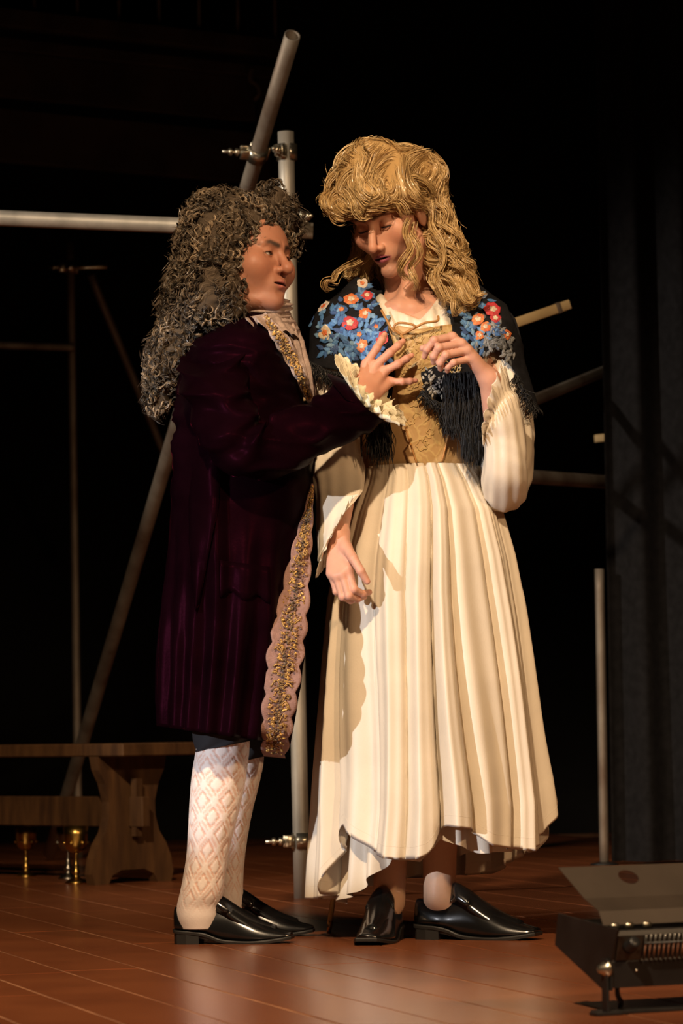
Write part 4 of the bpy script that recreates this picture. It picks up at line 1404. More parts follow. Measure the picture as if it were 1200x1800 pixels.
# ================================================================== PERSON IN THE CREAM GOWN
WR = np.array([P(750, 1650, 0.08)[0], 0.08, 0.0])
wom = empty('person', WR)
tag(wom, 'person in cream gown, flowered black shawl and tall blonde wig looking down', 'person')
SKW = (0.60, 0.315, 0.215)
HW = dict(jaw=0.060, cheek=0.027, chin=-0.113, tip=np.array([0, 0.116, -0.047]), tipr=0.0106, lip=-0.0775, open=0.0017, lid=0.0010, lidz=-0.0085, skin=SKW,
          beard=0.45, lipc=(0.30, 0.075, 0.11), browz=0.019, browc=(0.10, 0.055, 0.03), brow=0.8, liner=1.0, shadow=0.0, shadowc=(0.30, 0.15, 0.10))
wh = P(683, 381, 0.045)
wRt = head_frame(-30, -22, -7)
wS = 1.02
wneck = P(722, 535, 0.11)
def wom_head(p):
    q = (p - wh) @ wRt / wS
    d = head_sdf(q, HW) * wS
    n0 = wh + wRt @ np.array([0, -0.02, -0.06])
    d = smin(d, cap(p, n0, wneck, 0.052, 0.056), 0.03)
    d = smin(d, cap(p, wh + wRt @ np.array([-0.055, -0.03, -0.075]), P(703, 540, 0.035), 0.013, 0.012), 0.02)     # neck muscle
    # collar and upper chest
    d = smin(d, ell(p, P(728, 610, 0.105), (0.165, 0.105, 0.115)), 0.05)
    d = smin(d, cap(p, P(702, 540, 0.030), P(630, 548, 0.075), 0.013, 0.011), 0.022)
    d = smin(d, cap(p, P(728, 541, 0.028), P(810, 540, 0.075), 0.013, 0.011), 0.022)
    return d
v, f = polygonize(wom_head, np.array([P(620, 900, 0)[0], -0.13, P(700, 600, 0)[2]]), np.array([P(830, 900, 0)[0], 0.25, P(700, 270, 0)[2]]), 0.0024)
parts = [(v, f, head_color((v - wh) @ wRt / wS, HW))]
qsR, qsL = P(602, 598, 0.11), P(862, 598, 0.115)
qeR, qwR = P(592, 790, 0.085), P(595, 925, -0.080)
qeL, qwL = P(893, 835, 0.05), P(861, 668, -0.115)
qhR, qhL = P(705, 930, 0.10), P(775, 930, 0.10)
qkR, qkL = P(690, 1290, 0.06), P(775, 1290, 0.06)
qaR, qaL = P(684, 1585, 0.045), P(772, 1580, 0.02)
def wom_trunk(p):
    d = ell(p, P(735, 640, 0.105), (0.155, 0.112, 0.19))
    d = smin(d, ell(p, P(737, 800, 0.10), (0.118, 0.098, 0.16)), 0.06)
    d = smin(d, ell(p, P(738, 930, 0.10), (0.150, 0.115, 0.15)), 0.06)
    d = smin(d, cap(p, qsR, qsL, 0.047), 0.05)
    return d
def wom_body(p):
    d = wom_trunk(p)
    for a_, b_, c_ in ((qsR, qeR, qwR), (qsL, qeL, qwL)):
        d = smin(d, smin(cap(p, a_, b_, 0.044, 0.036), cap(p, b_, c_, 0.036, 0.025), 0.02), 0.03)
    for a_, b_, c_ in ((qhR, qkR, qaR), (qhL, qkL, qaL)):
        leg = smin(cap(p, a_, b_, 0.08, 0.052), cap(p, b_, c_, 0.050, 0.037), 0.03)
        leg = smin(leg, sph(p, b_ + (c_ - b_) * 0.33 + np.array([0, 0.025, 0]), 0.05), 0.03)
        d = smin(d, leg, 0.04)
    d = smin(d, cap(p, qaR, qaR + np.array([-0.01, -0.07, -0.06]), 0.026, 0.014), 0.02)
    d = smin(d, cap(p, qaL, qaL + np.array([0.07, -0.03, -0.06]), 0.026, 0.014), 0.02)
    return d
v, f = polygonize(wom_body, np.array([P(530, 900, 0)[0], -0.2, 0.012]), np.array([P(960, 900, 0)[0], 0.3, P(700, 560, 0)[2]]), 0.0085)
lc = np.tile(SKW, (len(v), 1))
lc[v[:, 2] < 0.5] = (0.62, 0.40, 0.27)
parts.append((v, f, lc))
# raised left hand
fg = [[P(795, 592, -0.165), P(763, 598, -0.190), P(750, 614, -0.180), P(746, 627, -0.165)],
      [P(811, 604, -0.168), P(771, 611, -0.196), P(762, 626, -0.186), P(762, 637, -0.170)],
      [P(821, 616, -0.162), P(783, 624, -0.192), P(773, 638, -0.182), P(774, 648, -0.166)],
      [P(829, 630, -0.152), P(797, 637, -0.180), P(787, 645, -0.172), P(786, 652, -0.158)]]
th_ = [P(815, 612, -0.125), P(780, 608, -0.140), P(758, 609, -0.150), P(743, 612, -0.158)]
parts.append(make_hand(fg, th_, qwL, P(872, 735, -0.075), (0.62, 0.33, 0.235), nail=(-0.6, -0.8, 0.1)))
# lowered right hand
fg = [[P(612, 1000, -0.150), P(622, 1036, -0.158), P(637, 1044, -0.138), P(649, 1041, -0.122)],
      [P(602, 1009, -0.150), P(613, 1047, -0.156), P(628, 1052, -0.134), P(640, 1049, -0.115)],
      [P(591, 1012, -0.144), P(602, 1049, -0.146), P(616, 1055, -0.126), P(627, 1053, -0.108)],
      [P(582, 1008, -0.134), P(591, 1040, -0.134), P(603, 1048, -0.114), P(613, 1048, -0.098)]]
th_ = [P(608, 962, -0.135), P(621, 982, -0.168), P(634, 1004, -0.178), P(645, 1022, -0.172)]
parts.append(make_hand(fg, th_, P(593, 934, -0.090), P(600, 882, -0.02), (0.62, 0.33, 0.235), nail=(0.2, -0.9, 0.3), palm_r=0.0135))
v, f, c = merge(parts)
wbody = mesh('body', v, f, M['skin'], wom, True, c)
eyes(wbody, wh, wRt, (0.1, 0.75, -0.62), (0.05, 0.035, 0.02))
# lashes
lash = MB()
for s in (-1, 1):
    pts = []
    for u in np.linspace(-1, 1, 12):
        q = np.array([s * 0.0315 + u * 0.0125, 0.0705 + 0.0155 * math.sqrt(max(0.05, 1 - (u * 0.8) ** 2)), -0.0090 - 0.0012 + 0.0025 * u * u])
        pts.append(wh + wRt @ q * wS)
    lash.add(*tube(pts, 0.0011, 5))
o = lash.build('eyelashes', M['fringe'], wbody); o['kind'] = 'stuff'

# ---- shoes
hp = FL(738, 1652)
shoe(wom, (P(734, 1650, 0.04)[0], 0.045, 0), math.radians(-24), 0.300)
shoe(wom, (P(690, 1650, 0.09)[0], 0.10, 0), math.radians(-103), 0.290)

# ---- skirt
wz = P(738, 822, 0.0)[2]
XL = np.array([(820, 641), (850, 632), (900, 612), (980, 590), (1050, 576), (1150, 568), (1300, 560), (1420, 553), (1500, 547), (1600, 538)], float)
XR = np.array([(820, 835), (850, 856), (900, 884), (980, 906), (1080, 925), (1200, 944), (1300, 960), (1410, 980), (1500, 985), (1600, 992)], float)
hemA = np.array([0, 18, 30, 60, 90, 120, 150, 172, 188, 200, 212, 224, 238, 250, 258, 266, 272, 280, 287, 296, 310, 322, 332, 342, 352, 360], float)
hemY = np.array([1412, 1440, 1500, 1545, 1548, 1556, 1575, 1578, 1574, 1560, 1440, 1470, 1497, 1502, 1503, 1494, 1446, 1450, 1454, 1482, 1488, 1494, 1488, 1470, 1425, 1412], float)
nu, nv = 560, 130
th = np.linspace(0, 2 * PI, nu, endpoint=False)
hy = np.interp(np.degrees(th), hemA, hemY)
ker = np.ones(9) / 9
hy = np.convolve(np.concatenate([hy[-4:], hy, hy[:4]]), ker, 'valid')
def pleat(th):
    ph = 20 * th + 1.6 * np.sin(2 * th + 0.6) + 1.2 * np.sin(5 * th + 2) + 0.6 * np.sin(9 * th)
    c = 2 * np.abs(np.sin(ph / 2)) ** 0.55 - 1.15
    w = 0.75 + 0.35 * np.sin(4 * th + 1.2) + 0.2 * np.sin(7 * th)
    return c * w + 0.30 * np.cos(0.5 * ph + 1.0) + 0.12 * np.cos(2 * ph + 3 * th), ph
pl, ph = pleat(th)
rows = []
for k in range(nv):
    t = k / (nv - 1)
    py = 820 + (hy - 820) * t
    xl = np.interp(py, XL[:, 0], XL[:, 1]); xr = np.interp(py, XR[:, 0], XR[:, 1])
    cx = (xl + xr) / 2; rx = (xr - xl) / 2 * mpp(0.08)
    dp = np.interp(py, [820, 900, 1000, 1200, 1400, 1580], [0.118, 0.165, 0.20, 0.245, 0.275, 0.30])
    z = P(738, 820, 0.08)[2] - (py - 820) * mpp(0.08)
    amp = 0.0065 + 0.030 * np.clip(t * 1.15, 0, 1) ** 0.85
    wav = 0.006 * np.sin(3 * th + 2.2 * t * 3) * t
    sh = 0.10 * np.sin(2.0 * t + 3 * th) * t * 0.3
    c_, s_ = np.cos(th + sh * 0.1), np.sin(th + sh * 0.1)
    r_off = amp * pleat(th + 0.03 * np.sin(4 * t + 5 * th))[0] - amp * 0.9 + wav
    X0 = (cx - 600) * mpp(0.08)
    X0 = np.array([P(a_, b_, 0.08)[0] for a_, b_ in zip(cx[::40], py[::40])])
    X0 = np.interp(th, th[::40], X0)
    X = X0 + (rx + r_off) * c_
    Y = 0.085 + (dp + r_off) * s_
    rows.append(np.stack([X, Y, z], 1))
V = np.array(rows)
# rolled hem
hem = V[-1:] + np.array([0, 0, 0.003]); cen = V[-1].mean(axis=0)
hemi = V[-1:] + (cen - V[-1:]) * 0.006 + np.array([0, 0, 0.012])
sv, sf = loft(np.concatenate([V, hemi]), True, False)
skirt = mesh('gown_skirt', sv, sf, M['cream'], wom)
skirt_bvh = BVHTree.FromPolygons([Vector(q) for q in sv], sf)
# hem stitching line
k = nv - 5
hb = MB()
hb.add(*tube(np.concatenate([V[k], V[k][:1]]), 0.0004, 4))
hb.build('hem_stitching', M['cream'], skirt)
# inner petticoat layer seen at the hem
rows = []
for t in np.linspace(0, 1, 30):
    py = 1300 + (np.interp(np.degrees(th), [0, 90, 180, 215, 245, 262, 275, 300, 330, 360], [1420, 1540, 1585, 1560, 1503, 1508, 1470, 1496, 1495, 1420]) - 1300) * t
    z = P(738, 820, 0.08)[2] - (py - 820) * mpp(0.08)
    r = 0.200 + 0.02 * t
    rows.append(np.stack([P(755, 1400, 0.08)[0] + (r + 0.016 * t * np.sin(19 * th + 1)) * np.cos(th) * 0.98, 0.09 + (r + 0.016 * t * np.sin(19 * th + 1)) * np.sin(th), z], 1))
mesh('petticoat', *loft(np.array(rows), True, False), M['cream'], wom)

# ---- blouse, bodice, shawl from one body field
def px_region(p, poly, inv=False):
    x, y = proj(p)
    d = poly_sd(x, y, poly) * mpp(0.08)
    return -d if inv else d
def blouse_f(p):
    d = wom_trunk(p) - 0.009
    d = smin(d, ell(p, P(728, 612, 0.105), (0.172, 0.113, 0.118)), 0.04)
    g = 0.0024 * np.sin(p[:, 0] * 210 + 14 * p[:, 2]) * np.clip((p[:, 2] - P(700, 620, 0)[2]) / 0.05, 0, 1)
    d = d + g
    front = px_region(p, [(610, 380), (664, 505), (690, 543), (738, 562), (758, 540), (785, 500), (830, 380)])
    d = smax(d, -front, 0.004)
    return np.maximum(d, p[:, 2] - P(700, 498, 0)[2])
blo = np.array([P(560, 900, 0)[0], -0.12, P(700, 840, 0)[2]]); bhi = np.array([P(920, 900, 0)[0], 0.32, P(700, 470, 0)[2]])
v, f = polygonize(blouse_f, blo, bhi, 0.0045)
blouse = mesh('blouse', v, f, M['blouse'], wom)
def bodice_base(p):
    d = ell(p, P(735, 650, 0.105), (0.158, 0.128, 0.20))
    d = smin(d, ell(p, P(737, 800, 0.10), (0.124, 0.110, 0.16)), 0.06)
    return d - 0.012
def bodice_f(p):
    return np.maximum(bodice_base(p), px_region(p, [(540, 610), (660, 585), (700, 572), (735, 578), (800, 568), (900, 600), (900, 826), (735, 824), (540, 826)]))
v, f = polygonize(bodice_f, blo, bhi, 0.0045)
M['bodice_plain'] = mat('tan_bodice_cloth', (0.47, 0.30, 0.135), rough=0.6, var=0.08, scale=20, bump=0.15, bscale=200)
bod = mesh('bodice', v, f, M['bodice_plain'], wom)
def stom_f(p):
    return np.maximum(np.maximum(bodice_base(p) - 0.005, -bodice_base(p) - 0.004), np.maximum(px_region(p, [(688, 590), (735, 580), (806, 568), (812, 640), (800, 720), (778, 812), (752, 820), (733, 814), (700, 720)]), p[:, 1] - 0.06))
v, f = polygonize(stom_f, blo, bhi, 0.0035)
stom = mesh('bodice_panel', v, f, M['bodice'], bod)
stom_bvh = BVHTree.FromPolygons([Vector(q) for q in v], f.tolist())
# raised rosettes and scrolls of the brocade
ro = MB()
for k in range(90):
    px, py = random.uniform(694, 806), random.uniform(580, 812)
    if poly_sd(np.array([px]), np.array([py]), [(692, 596), (735, 586), (800, 574), (806, 640), (795, 720), (772, 806), (736, 808), (705, 720)])[0] > -5: continue
    q, n_ = hit(stom_bvh, px, py, -0.04)
    a1 = nrm(np.cross(n_, (0, 0, 1))); a2 = np.cross(n_, a1)
    R_ = random.uniform(0.006, 0.013)
    ang = np.linspace(0, 2 * PI * random.uniform(0.7, 1.0), 22) + random.uniform(0, 6)
    m_ = random.choice((5, 6))
    path = [q + n_ * 0.0012 + (a1 * math.cos(t) + a2 * math.sin(t)) * R_ * (1 + 0.18 * math.cos(m_ * t)) for t in ang]
    ro.add(*tube(path, 0.00105, 5))
    if k % 2 == 0:
        ro.add(*lathe([(0.0028, -0.001), (0.002, 0.0012), (0, 0.0018)], 8, q, n_))
M['cord'] = mat('gold_cord', (0.52, 0.36, 0.14), rough=0.5, var=0.15, scale=60)
o = ro.build('brocade_cord', M['cord'], stom); o['kind'] = 'stuff'
# edge braids of the panel and waist seam
for line in ([(702, 718), (716, 764), (732, 814)], [(800, 718), (788, 764), (776, 812)]):
    pts = []
    for px, py in cr(line, 30):
        q, n_ = hit(stom_bvh, px, py, -0.04)
        q2, _n = (q, n_)
        pts.append(P(px, py, q[1] - 0.003) if abs(q[1]) < 0.2 else P(px, py, -0.02))
    mesh('braid', *tube(pts, 0.0022, 6), M['ribbon'], bod)
# ribbon tie with bow
rb_ = []
def rtube(pts, r=0.0030):
    P3 = [P(a_, b_, c_) for a_, b_, c_ in pts]
    return tube(cr(P3, 40), r, 7)
Yr = -0.052
bow = MB()
bow.add(*rtube([(670, 545, -0.005), (678, 560, -0.02), (690, 580, -0.035), (703, 588, Yr + 0.004)]))
bow.add(*rtube([(703, 588, Yr), (692, 577, Yr - 0.006), (700, 568, Yr - 0.01), (722, 570, Yr - 0.012), (728, 576, Yr - 0.01), (705, 589, Yr)]))
bow.add(*rtube([(703, 589, Yr), (722, 580, Yr - 0.006), (745, 568, Yr - 0.008), (768, 564, Yr), (770, 556, Yr + 0.01)]))
bow.add(*rtube([(704, 588, Yr), (708, 596, Yr - 0.008), (698, 606, Yr - 0.01), (692, 610, Yr - 0.008)]))
bow.build('ribbon_tie', M['ribbon'], bod)

# ---- sleeves
def wsl(t, T, V):
    return 0.007 * wob2(V * np.array([1.4, 1.4, 0.6]), 12, 0) + 0.0022 * wob2(V, 26, 1) + 0.0012 * np.sin(11 * T + 6 * t)
def cuffed(ctrl, n, nu, name, gather):
    V = ringloft(ctrl, n, nu, wsl)
    t = np.linspace(0, 1, n)[:, None]; th_ = np.linspace(0, 2 * PI, nu, endpoint=False)[None]
    ax = np.gradient(V.mean(axis=1), axis=0); ax /= np.linalg.norm(ax, axis=1, keepdims=True)
    cen = V.mean(axis=1, keepdims=True); rad = V - cen; rad /= np.linalg.norm(rad, axis=2, keepdims=True)
    g = np.clip((t - (1 - gather)) / gather, 0, 1)
    ru = 0.0045 * np.sin(34 * th_ + 2.5 * np.sin(5 * th_) + 1.5 * np.sin(22 * t)) * np.sin(np.clip(g, 0, 1) * PI) ** 0.5
    band = -0.008 * np.exp(-((g - 0.45) / 0.16) ** 2) * (g > 0)
    fl_ = 0.010 * np.clip((g - 0.6) / 0.4, 0, 1) * (1 + 0.8 * np.sin(17 * th_ + np.sin(4 * th_)))
    V = V + rad * (ru + band + fl_)[..., None] + ax[:, None] * (0.006 * np.clip((g - 0.7) / 0.3, 0, 1) * np.sin(17 * th_ + 2))[..., None]
    cen = V[-1].mean(axis=0)
    inn = [cen + (V[-1 - q] - V[-1 - q].mean(axis=0)) * 0.96 + (V[-1 - q].mean(axis=0) - cen) for q in range(1, 14)]
    return mesh(name, *loft(np.concatenate([V, np.array(inn)]), True, False), M['blouse'], blouse)
cuffed([(P(858, 598, 0.11), (0.050, 0, 0.02), (0, 0.058, 0)), (P(884, 675, 0.115), (0.058, 0, 0.012), (0, 0.062, 0)), (P(894, 755, 0.105), (0.064, 0, 0), (0, 0.066, 0)), (P(891, 826, 0.07), (0.062, 0, 0), (0, 0.058, -0.035)),
        (P(888, 862, 0.01), (0.052, 0, 0.0), (0, 0.022, -0.052)), (P(886, 826, -0.045), (0.054, 0, 0.006), (0, -0.046, -0.028)), (P(884, 765, -0.078), (0.050, 0, 0.03), (-0.006, -0.046, 0)), (P(876, 728, -0.098), (0.036, 0, 0.062), (-0.012, -0.040, 0.0)),
        (P(866, 712, -0.108), (0.022, 0, 0.082), (-0.012, -0.036, 0.0))], 150, 150, 'sleeve', 0.2)
cuffed([(P(602, 598, 0.11), (0.050, 0, -0.02), (0, 0.058, 0)), (P(580, 680, 0.10), (0.058, 0, -0.01), (0, 0.060, 0)), (P(584, 760, 0.07), (0.062, 0, 0), (0, 0.060, 0)), (P(595, 830, 0.01), (0.062, 0, 0.01), (0, 0.058, 0.02)),
        (P(594, 890, -0.05), (0.052, 0, 0.035), (0, 0.062, 0.02)), (P(590, 925, -0.08), (0.044, 0, 0.066), (0.005, 0.056, 0.01)), (P(588, 946, -0.088), (0.038, 0, 0.078), (0.008, 0.050, 0.0))], 130, 150, 'sleeve', 0.16)

# ---- shawl
LP = [(520, 640), (536, 560), (575, 520), (628, 486), (641, 494), (672, 545), (690, 600), (694, 660), (682, 745), (650, 742), (610, 655), (575, 648)]
RP = [(788, 540), (800, 500), (842, 500), (890, 535), (925, 620), (945, 700), (938, 722), (905, 655), (872, 610), (850, 625), (838, 690), (848, 720), (830, 722), (780, 712), (748, 694), (738, 655), (770, 640), (798, 612)]
def shawl_base(p):
    d = bodice_base(p) - 0.008
    d = smin(d, cap(p, P(604, 590, 0.105), P(862, 592, 0.11), 0.068), 0.05)
    d = smin(d, cap(p, P(606, 598, 0.105), P(578, 700, 0.10), 0.070, 0.074), 0.04)
    d = smin(d, cap(p, P(858, 600, 0.11), P(890, 720, 0.115), 0.068, 0.074), 0.04)
    d = smin(d, cap(p, P(640, 500, 0.10), P(600, 570, 0.09), 0.03, 0.05), 0.05)
    d = smin(d, cap(p, P(815, 505, 0.11), P(860, 570, 0.10), 0.03, 0.05), 0.05)
    return d - 0.004 * wob(p * np.array([1.5, 1.0, 0.8]), 13, 2) * np.clip((0.10 - p[:, 1]) / 0.05, 0, 1)
def shawl_f(p):
    b_ = shawl_base(p)
    shell = np.maximum(b_ - 0.002, -b_ - 0.0045)
    reg = np.minimum(px_region(p, LP), px_region(p, RP))
    back = np.maximum(0.13 - p[:, 1], np.maximum(px_region(p, [(530, 560), (640, 500), (815, 500), (900, 540), (930, 640), (740, 800), (520, 640)]), -0.5))
    return np.maximum(shell, np.minimum(reg, back))
slo = np.array([P(515, 900, 0)[0], -0.14, P(700, 800, 0)[2]]); shi = np.array([P(960, 900, 0)[0], 0.32, P(700, 470, 0)[2]])
v, f = polygonize(shawl_f, slo, shi, 0.0035)
shawl = mesh('floral_shawl', v, f, M['shawl'], wom)
sh_bvh = BVHTree.FromPolygons([Vector(q) for q in v], f.tolist())
# embroidery: petals and leaves lying on the cloth
eb = MB()
def leafpatch(q, n_, ang, L_, W_, col, col2=None, lift=0.0015, pw=0.8):
    a1 = nrm(np.cross(n_, (0.05, 0.1, 1))); a2 = np.cross(n_, a1)
    d1 = a1 * math.cos(ang) + a2 * math.sin(ang); d2 = np.cross(n_, d1)
    m_ = 7
    u = np.linspace(0, 1, m_)
    w = W_ * np.sin(np.clip(u * 0.96 + 0.04, 0, 1) ** pw * PI) ** 0.8
    vs, cs = [], []
    for a_, b_ in zip(u, w):
        for s, lf in ((-1, 0.0), (0, 0.0016), (1, 0.0)):
            vs.append(q + d1 * L_ * a_ + d2 * b_ * s + n_ * (lift + lf))
            cs.append(col if s != 0 or col2 is None else col2)
    fs = []
    for k in range(m_ - 1):
        for s in (0, 1):
            fs.append([k * 3 + s, k * 3 + s + 1, k * 3 + s + 4, k * 3 + s + 3])
    eb.add(np.array(vs), fs, np.array(cs))
BL = [(0.030, 0.095, 0.25), (0.045, 0.14, 0.32), (0.08, 0.20, 0.40), (0.022, 0.06, 0.17), (0.14, 0.26, 0.40)]
OR = [(0.62, 0.17, 0.04), (0.55, 0.11, 0.03), (0.70, 0.26, 0.09)]
RD = [(0.50, 0.035, 0.045), (0.58, 0.06, 0.06), (0.40, 0.02, 0.03)]
CR = [(0.66, 0.55, 0.38), (0.72, 0.64, 0.48), (0.55, 0.45, 0.34)]
WH = [(0.60, 0.52, 0.46), (0.66, 0.60, 0.50)]
def flower(px, py, kind, R_):
    q, n_ = hit(sh_bvh, px, py, 99)
    if q[1] > 10: return
    pal = {'o': OR, 'r': RD, 'c': CR, 'w': WH, 'b': BL}[kind]
    a0 = random.uniform(0, 6)
    for k in range(7):
        leafpatch(q, n_, a0 + k * 2 * PI / 7 + random.gauss(0, 0.15), R_ * random.uniform(0.85, 1.2), R_ * 0.50, random.choice(pal), random.choice(pal), 0.003, 1.5)
    for k in range(5):
        leafpatch(q, n_, a0 + 0.5 + k * 2 * PI / 5, R_ * 0.5, R_ * 0.24, random.choice(CR if kind in 'or' else OR), None, 0.0045)
def leaves(px, py, n, R_, pal=BL):
    for k in range(n):
        qx, qy = px + random.gauss(0, 7), py + random.gauss(0, 7)
        q, n_ = hit(sh_bvh, qx, qy, 99)
        if q[1] > 10: continue
        c_ = random.choice(pal)
        leafpatch(q, n_, random.uniform(0, 6.28), R_ * random.uniform(0.7, 1.2), R_ * 0.26, c_, tuple(min(1, e * 1.4 + 0.01) for e in c_), 0.002)
for px, py in [(600, 560), (620, 540), (640, 520), (585, 545), (570, 575), (590, 590), (610, 580), (630, 570), (650, 580), (660, 560), (650, 545), (640, 600), (620, 600), (600, 610), (630, 620), (655, 605), (665, 590), (612, 622), (580, 610), (560, 560), (640, 505), (575, 600), (668, 620), (650, 630)]:
    leaves(px, py, 8, 0.024)
for px, py, k, R_ in [(637, 499, 'w', 0.013), (645, 520, 'r', 0.014), (617, 527, 'o', 0.018), (570, 540, 'w', 0.017), (642, 552, 'o', 0.015), (615, 568, 'r', 0.019), (572, 585, 'c', 0.018), (545, 573, 'o', 0.013), (672, 596, 'r', 0.018), (637, 608, 'o', 0.015), (662, 575, 'b', 0.013), (600, 545, 'b', 0.015), (655, 640, 'r', 0.013), (632, 588, 'b', 0.014)]:
    flower(px, py, k, R_)
for px, py in [(815, 570), (820, 590), (835, 600), (812, 548), (830, 575), (850, 590), (870, 580), (845, 530)]:
    leaves(px, py, 9, 0.021)
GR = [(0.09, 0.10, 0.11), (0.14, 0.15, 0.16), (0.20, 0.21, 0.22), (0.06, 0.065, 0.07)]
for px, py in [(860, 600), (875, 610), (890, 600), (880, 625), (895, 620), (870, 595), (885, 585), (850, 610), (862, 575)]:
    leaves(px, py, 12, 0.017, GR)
for px, py, k, R_ in [(866, 545, 'r', 0.021), (840, 562, 'o', 0.017), (853, 575, 'o', 0.013), (890, 588, 'o', 0.012), (842, 590, 'o', 0.012), (862, 617, 'r', 0.012), (870, 560, 'r', 0.014)]:
    flower(px, py, k, R_)
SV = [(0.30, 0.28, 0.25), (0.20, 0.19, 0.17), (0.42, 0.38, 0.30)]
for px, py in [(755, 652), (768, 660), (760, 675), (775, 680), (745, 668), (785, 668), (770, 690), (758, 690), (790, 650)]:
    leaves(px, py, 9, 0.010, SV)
# the back of the cloth carries the same flowers
for k in range(0, len(f), max(1, len(f) // 900)):
    q = v[f[k][0]]
    if q[1] < 0.16 or q[2] < 1.2: continue
    n_ = nrm(np.array(sh_bvh.find_nearest(Vector(q))[1]))
    if n_[1] < 0.2: continue
    c_ = random.choice(BL + BL + OR + RD + CR)
    leafpatch(q, n_, random.uniform(0, 6.28), 0.022, 0.007, c_, None, 0.002)
o = eb.build('flower_embroidery', M['embroidery'], shawl, True, True); o['kind'] = 'stuff'
# fringe
fb, frad = [], []
def fringe(line, n, L0, L1, Yo, sway=0.010):
    R_ = cr(line, n)
    for k, (px, py, Y) in enumerate(R_):
        for j in range(3):
            a_ = P(px + random.gauss(0, 1.5), py, Y + random.gauss(0, 0.004))
            L_ = random.uniform(L0, L1)
            sx, sy = random.gauss(0, sway), random.gauss(0, sway * 0.7)
            w1, w2 = random.gauss(0, 0.004), random.gauss(0, 0.005)
            fb.append(cr([a_, a_ + (sx * .25 + w1, sy * .25, -L_ * .33), a_ + (sx * .6 + w2, sy * .6, -L_ * .66), a_ + (sx, sy, -L_)], 12))
fringe([(742, 685, -0.055), (755, 698, -0.055), (772, 708, -0.055)], 40, 0.012, 0.035, 0)
fringe([(774, 706, -0.056), (790, 712, -0.056), (806, 716, -0.056)], 70, 0.04, 0.085, 0, 0.006)
fringe([(782, 655, -0.064), (806, 655, -0.064), (842, 648, -0.06)], 110, 0.07, 0.14, 0, 0.005)
fringe([(810, 705, -0.058), (830, 710, -0.055), (850, 705, -0.05)], 110, 0.10, 0.16, 0, 0.006)
fringe([(648, 738, -0.045), (665, 742, -0.05), (684, 742, -0.05)], 70, 0.05, 0.11, 0)
fringe([(905, 655, 0.03), (925, 690, 0.03), (940, 715, 0.04)], 60, 0.015, 0.04, 0)
fringe([(545, 635, 0.01), (575, 650, 0.01), (610, 655, 0.0)], 60, 0.015, 0.05, 0)
fb = np.array(fb)
vv, ff, cc = strands(fb, rng.uniform(0.0008, 0.0014, len(fb)), np.zeros((len(fb), 3)), 3)
o = mesh('shawl_fringe', vv, ff, M['fringe'], shawl); o['kind'] = 'stuff'

# ---- blonde wig
def ww(p):
    q = (p - wh) @ wRt
    d = ell(q, (0, -0.030, 0.050), (0.092, 0.105, 0.090))
    d = smin(d, ell(p, P(655, 318, 0.02), (0.090, 0.085, 0.075)), 0.04)
    d = smin(d, ell(p, P(668, 296, 0.05), (0.080, 0.09, 0.050)), 0.03)
    d = smin(d, ell(p, P(730, 305, 0.07), (0.058, 0.08, 0.050)), 0.03)
    d = smin(d, cap(p, P(597, 358, -0.02), P(648, 354, -0.070), 0.031, 0.027), 0.025)
    d = smin(d, cap(p, P(648, 352, -0.070), P(715, 342, -0.03), 0.027, 0.030), 0.025)
    d = smin(d, cap(p, P(745, 350, 0.08), P(775, 440, 0.085), 0.040, 0.045), 0.03)
    d = smin(d, cap(p, P(775, 430, 0.08), P(805, 520, 0.045), 0.045, 0.042), 0.03)
    d = smin(d, cap(p, P(650, 400, 0.14), P(632, 480, 0.15), 0.03, 0.026), 0.03)
    d = smin(d, cap(p, P(700, 420, 0.16), P(720, 520, 0.18), 0.07, 0.05), 0.03)
    d = d - (0.017 * np.clip(1 - np.abs(wob(p, 13, 3)) * 1.5, -0.6, 1) - 0.004) * np.clip((p[:, 2] - wh[2] + 0.02) / 0.05, 0.35, 1)
    face = ell(q, (0.0, 0.112, -0.046), (0.066, 0.105, 0.094))
    d = smax(d, -face, 0.012)
    return d
v, f = polygonize(ww, wh - (0.22, 0.22, 0.24), wh + (0.25, 0.24, 0.24), 0.005)
n_ = fgrad(ww, v)
x, y = proj(v)
v2 = v - n_ * 0.002
wig2 = mesh('blonde_wig', v2, f, M['wigbase'], wom, True, np.tile((0.48, 0.31, 0.13), (len(v), 1)))
def goldcol(st, n):
    b_ = np.clip(0.52 + 0.15 * wob(st, 30, 2) + 0.20 * rng.normal(size=n), 0, 1)[:, None]
    c0_, c1_, c2_ = np.array((0.22, 0.115, 0.04)), np.array((0.58, 0.39, 0.165)), np.array((0.85, 0.66, 0.38))
    return np.where(b_ < 0.5, c0_ + (c1_ - c0_) * b_ * 2, c1_ + (c2_ - c1_) * (b_ - 0.5) * 2)
crown = P(715, 290, 0.09)
def wdir(p, k):
    q = p - crown
    r = q / np.maximum(1e-6, np.linalg.norm(q, axis=1, keepdims=True))
    sw = np.cross(r, np.array([0.2, -1.0, 0.3]))
    a_ = 1.6 * wob(p, 13, 0)[:, None]
    down = np.array([[0, 0, -0.35]])
    base_ = r * 0.8 * np.cos(a_) + sw * np.sin(a_) + down
    gw = np.stack([wob(p + np.eye(3)[k_] * 0.002, 13, 3) - wob(p - np.eye(3)[k_] * 0.002, 13, 3) for k_ in range(3)], 1)
    t_ = np.cross(fgrad(ww, p), gw)
    t_ /= np.maximum(1e-6, np.linalg.norm(t_, axis=1, keepdims=True))
    t_ *= np.where(np.sum(t_ * base_, axis=1, keepdims=True) < 0, -1, 1)
    return 0.5 * base_ + 1.6 * t_ + 0.22 * np.stack([wob(p, 40, 1), wob(p, 40, 2), wob(p, 40, 3)], 1)
xv, yv = proj(v)
sel = rng.choice(len(v), 14000)
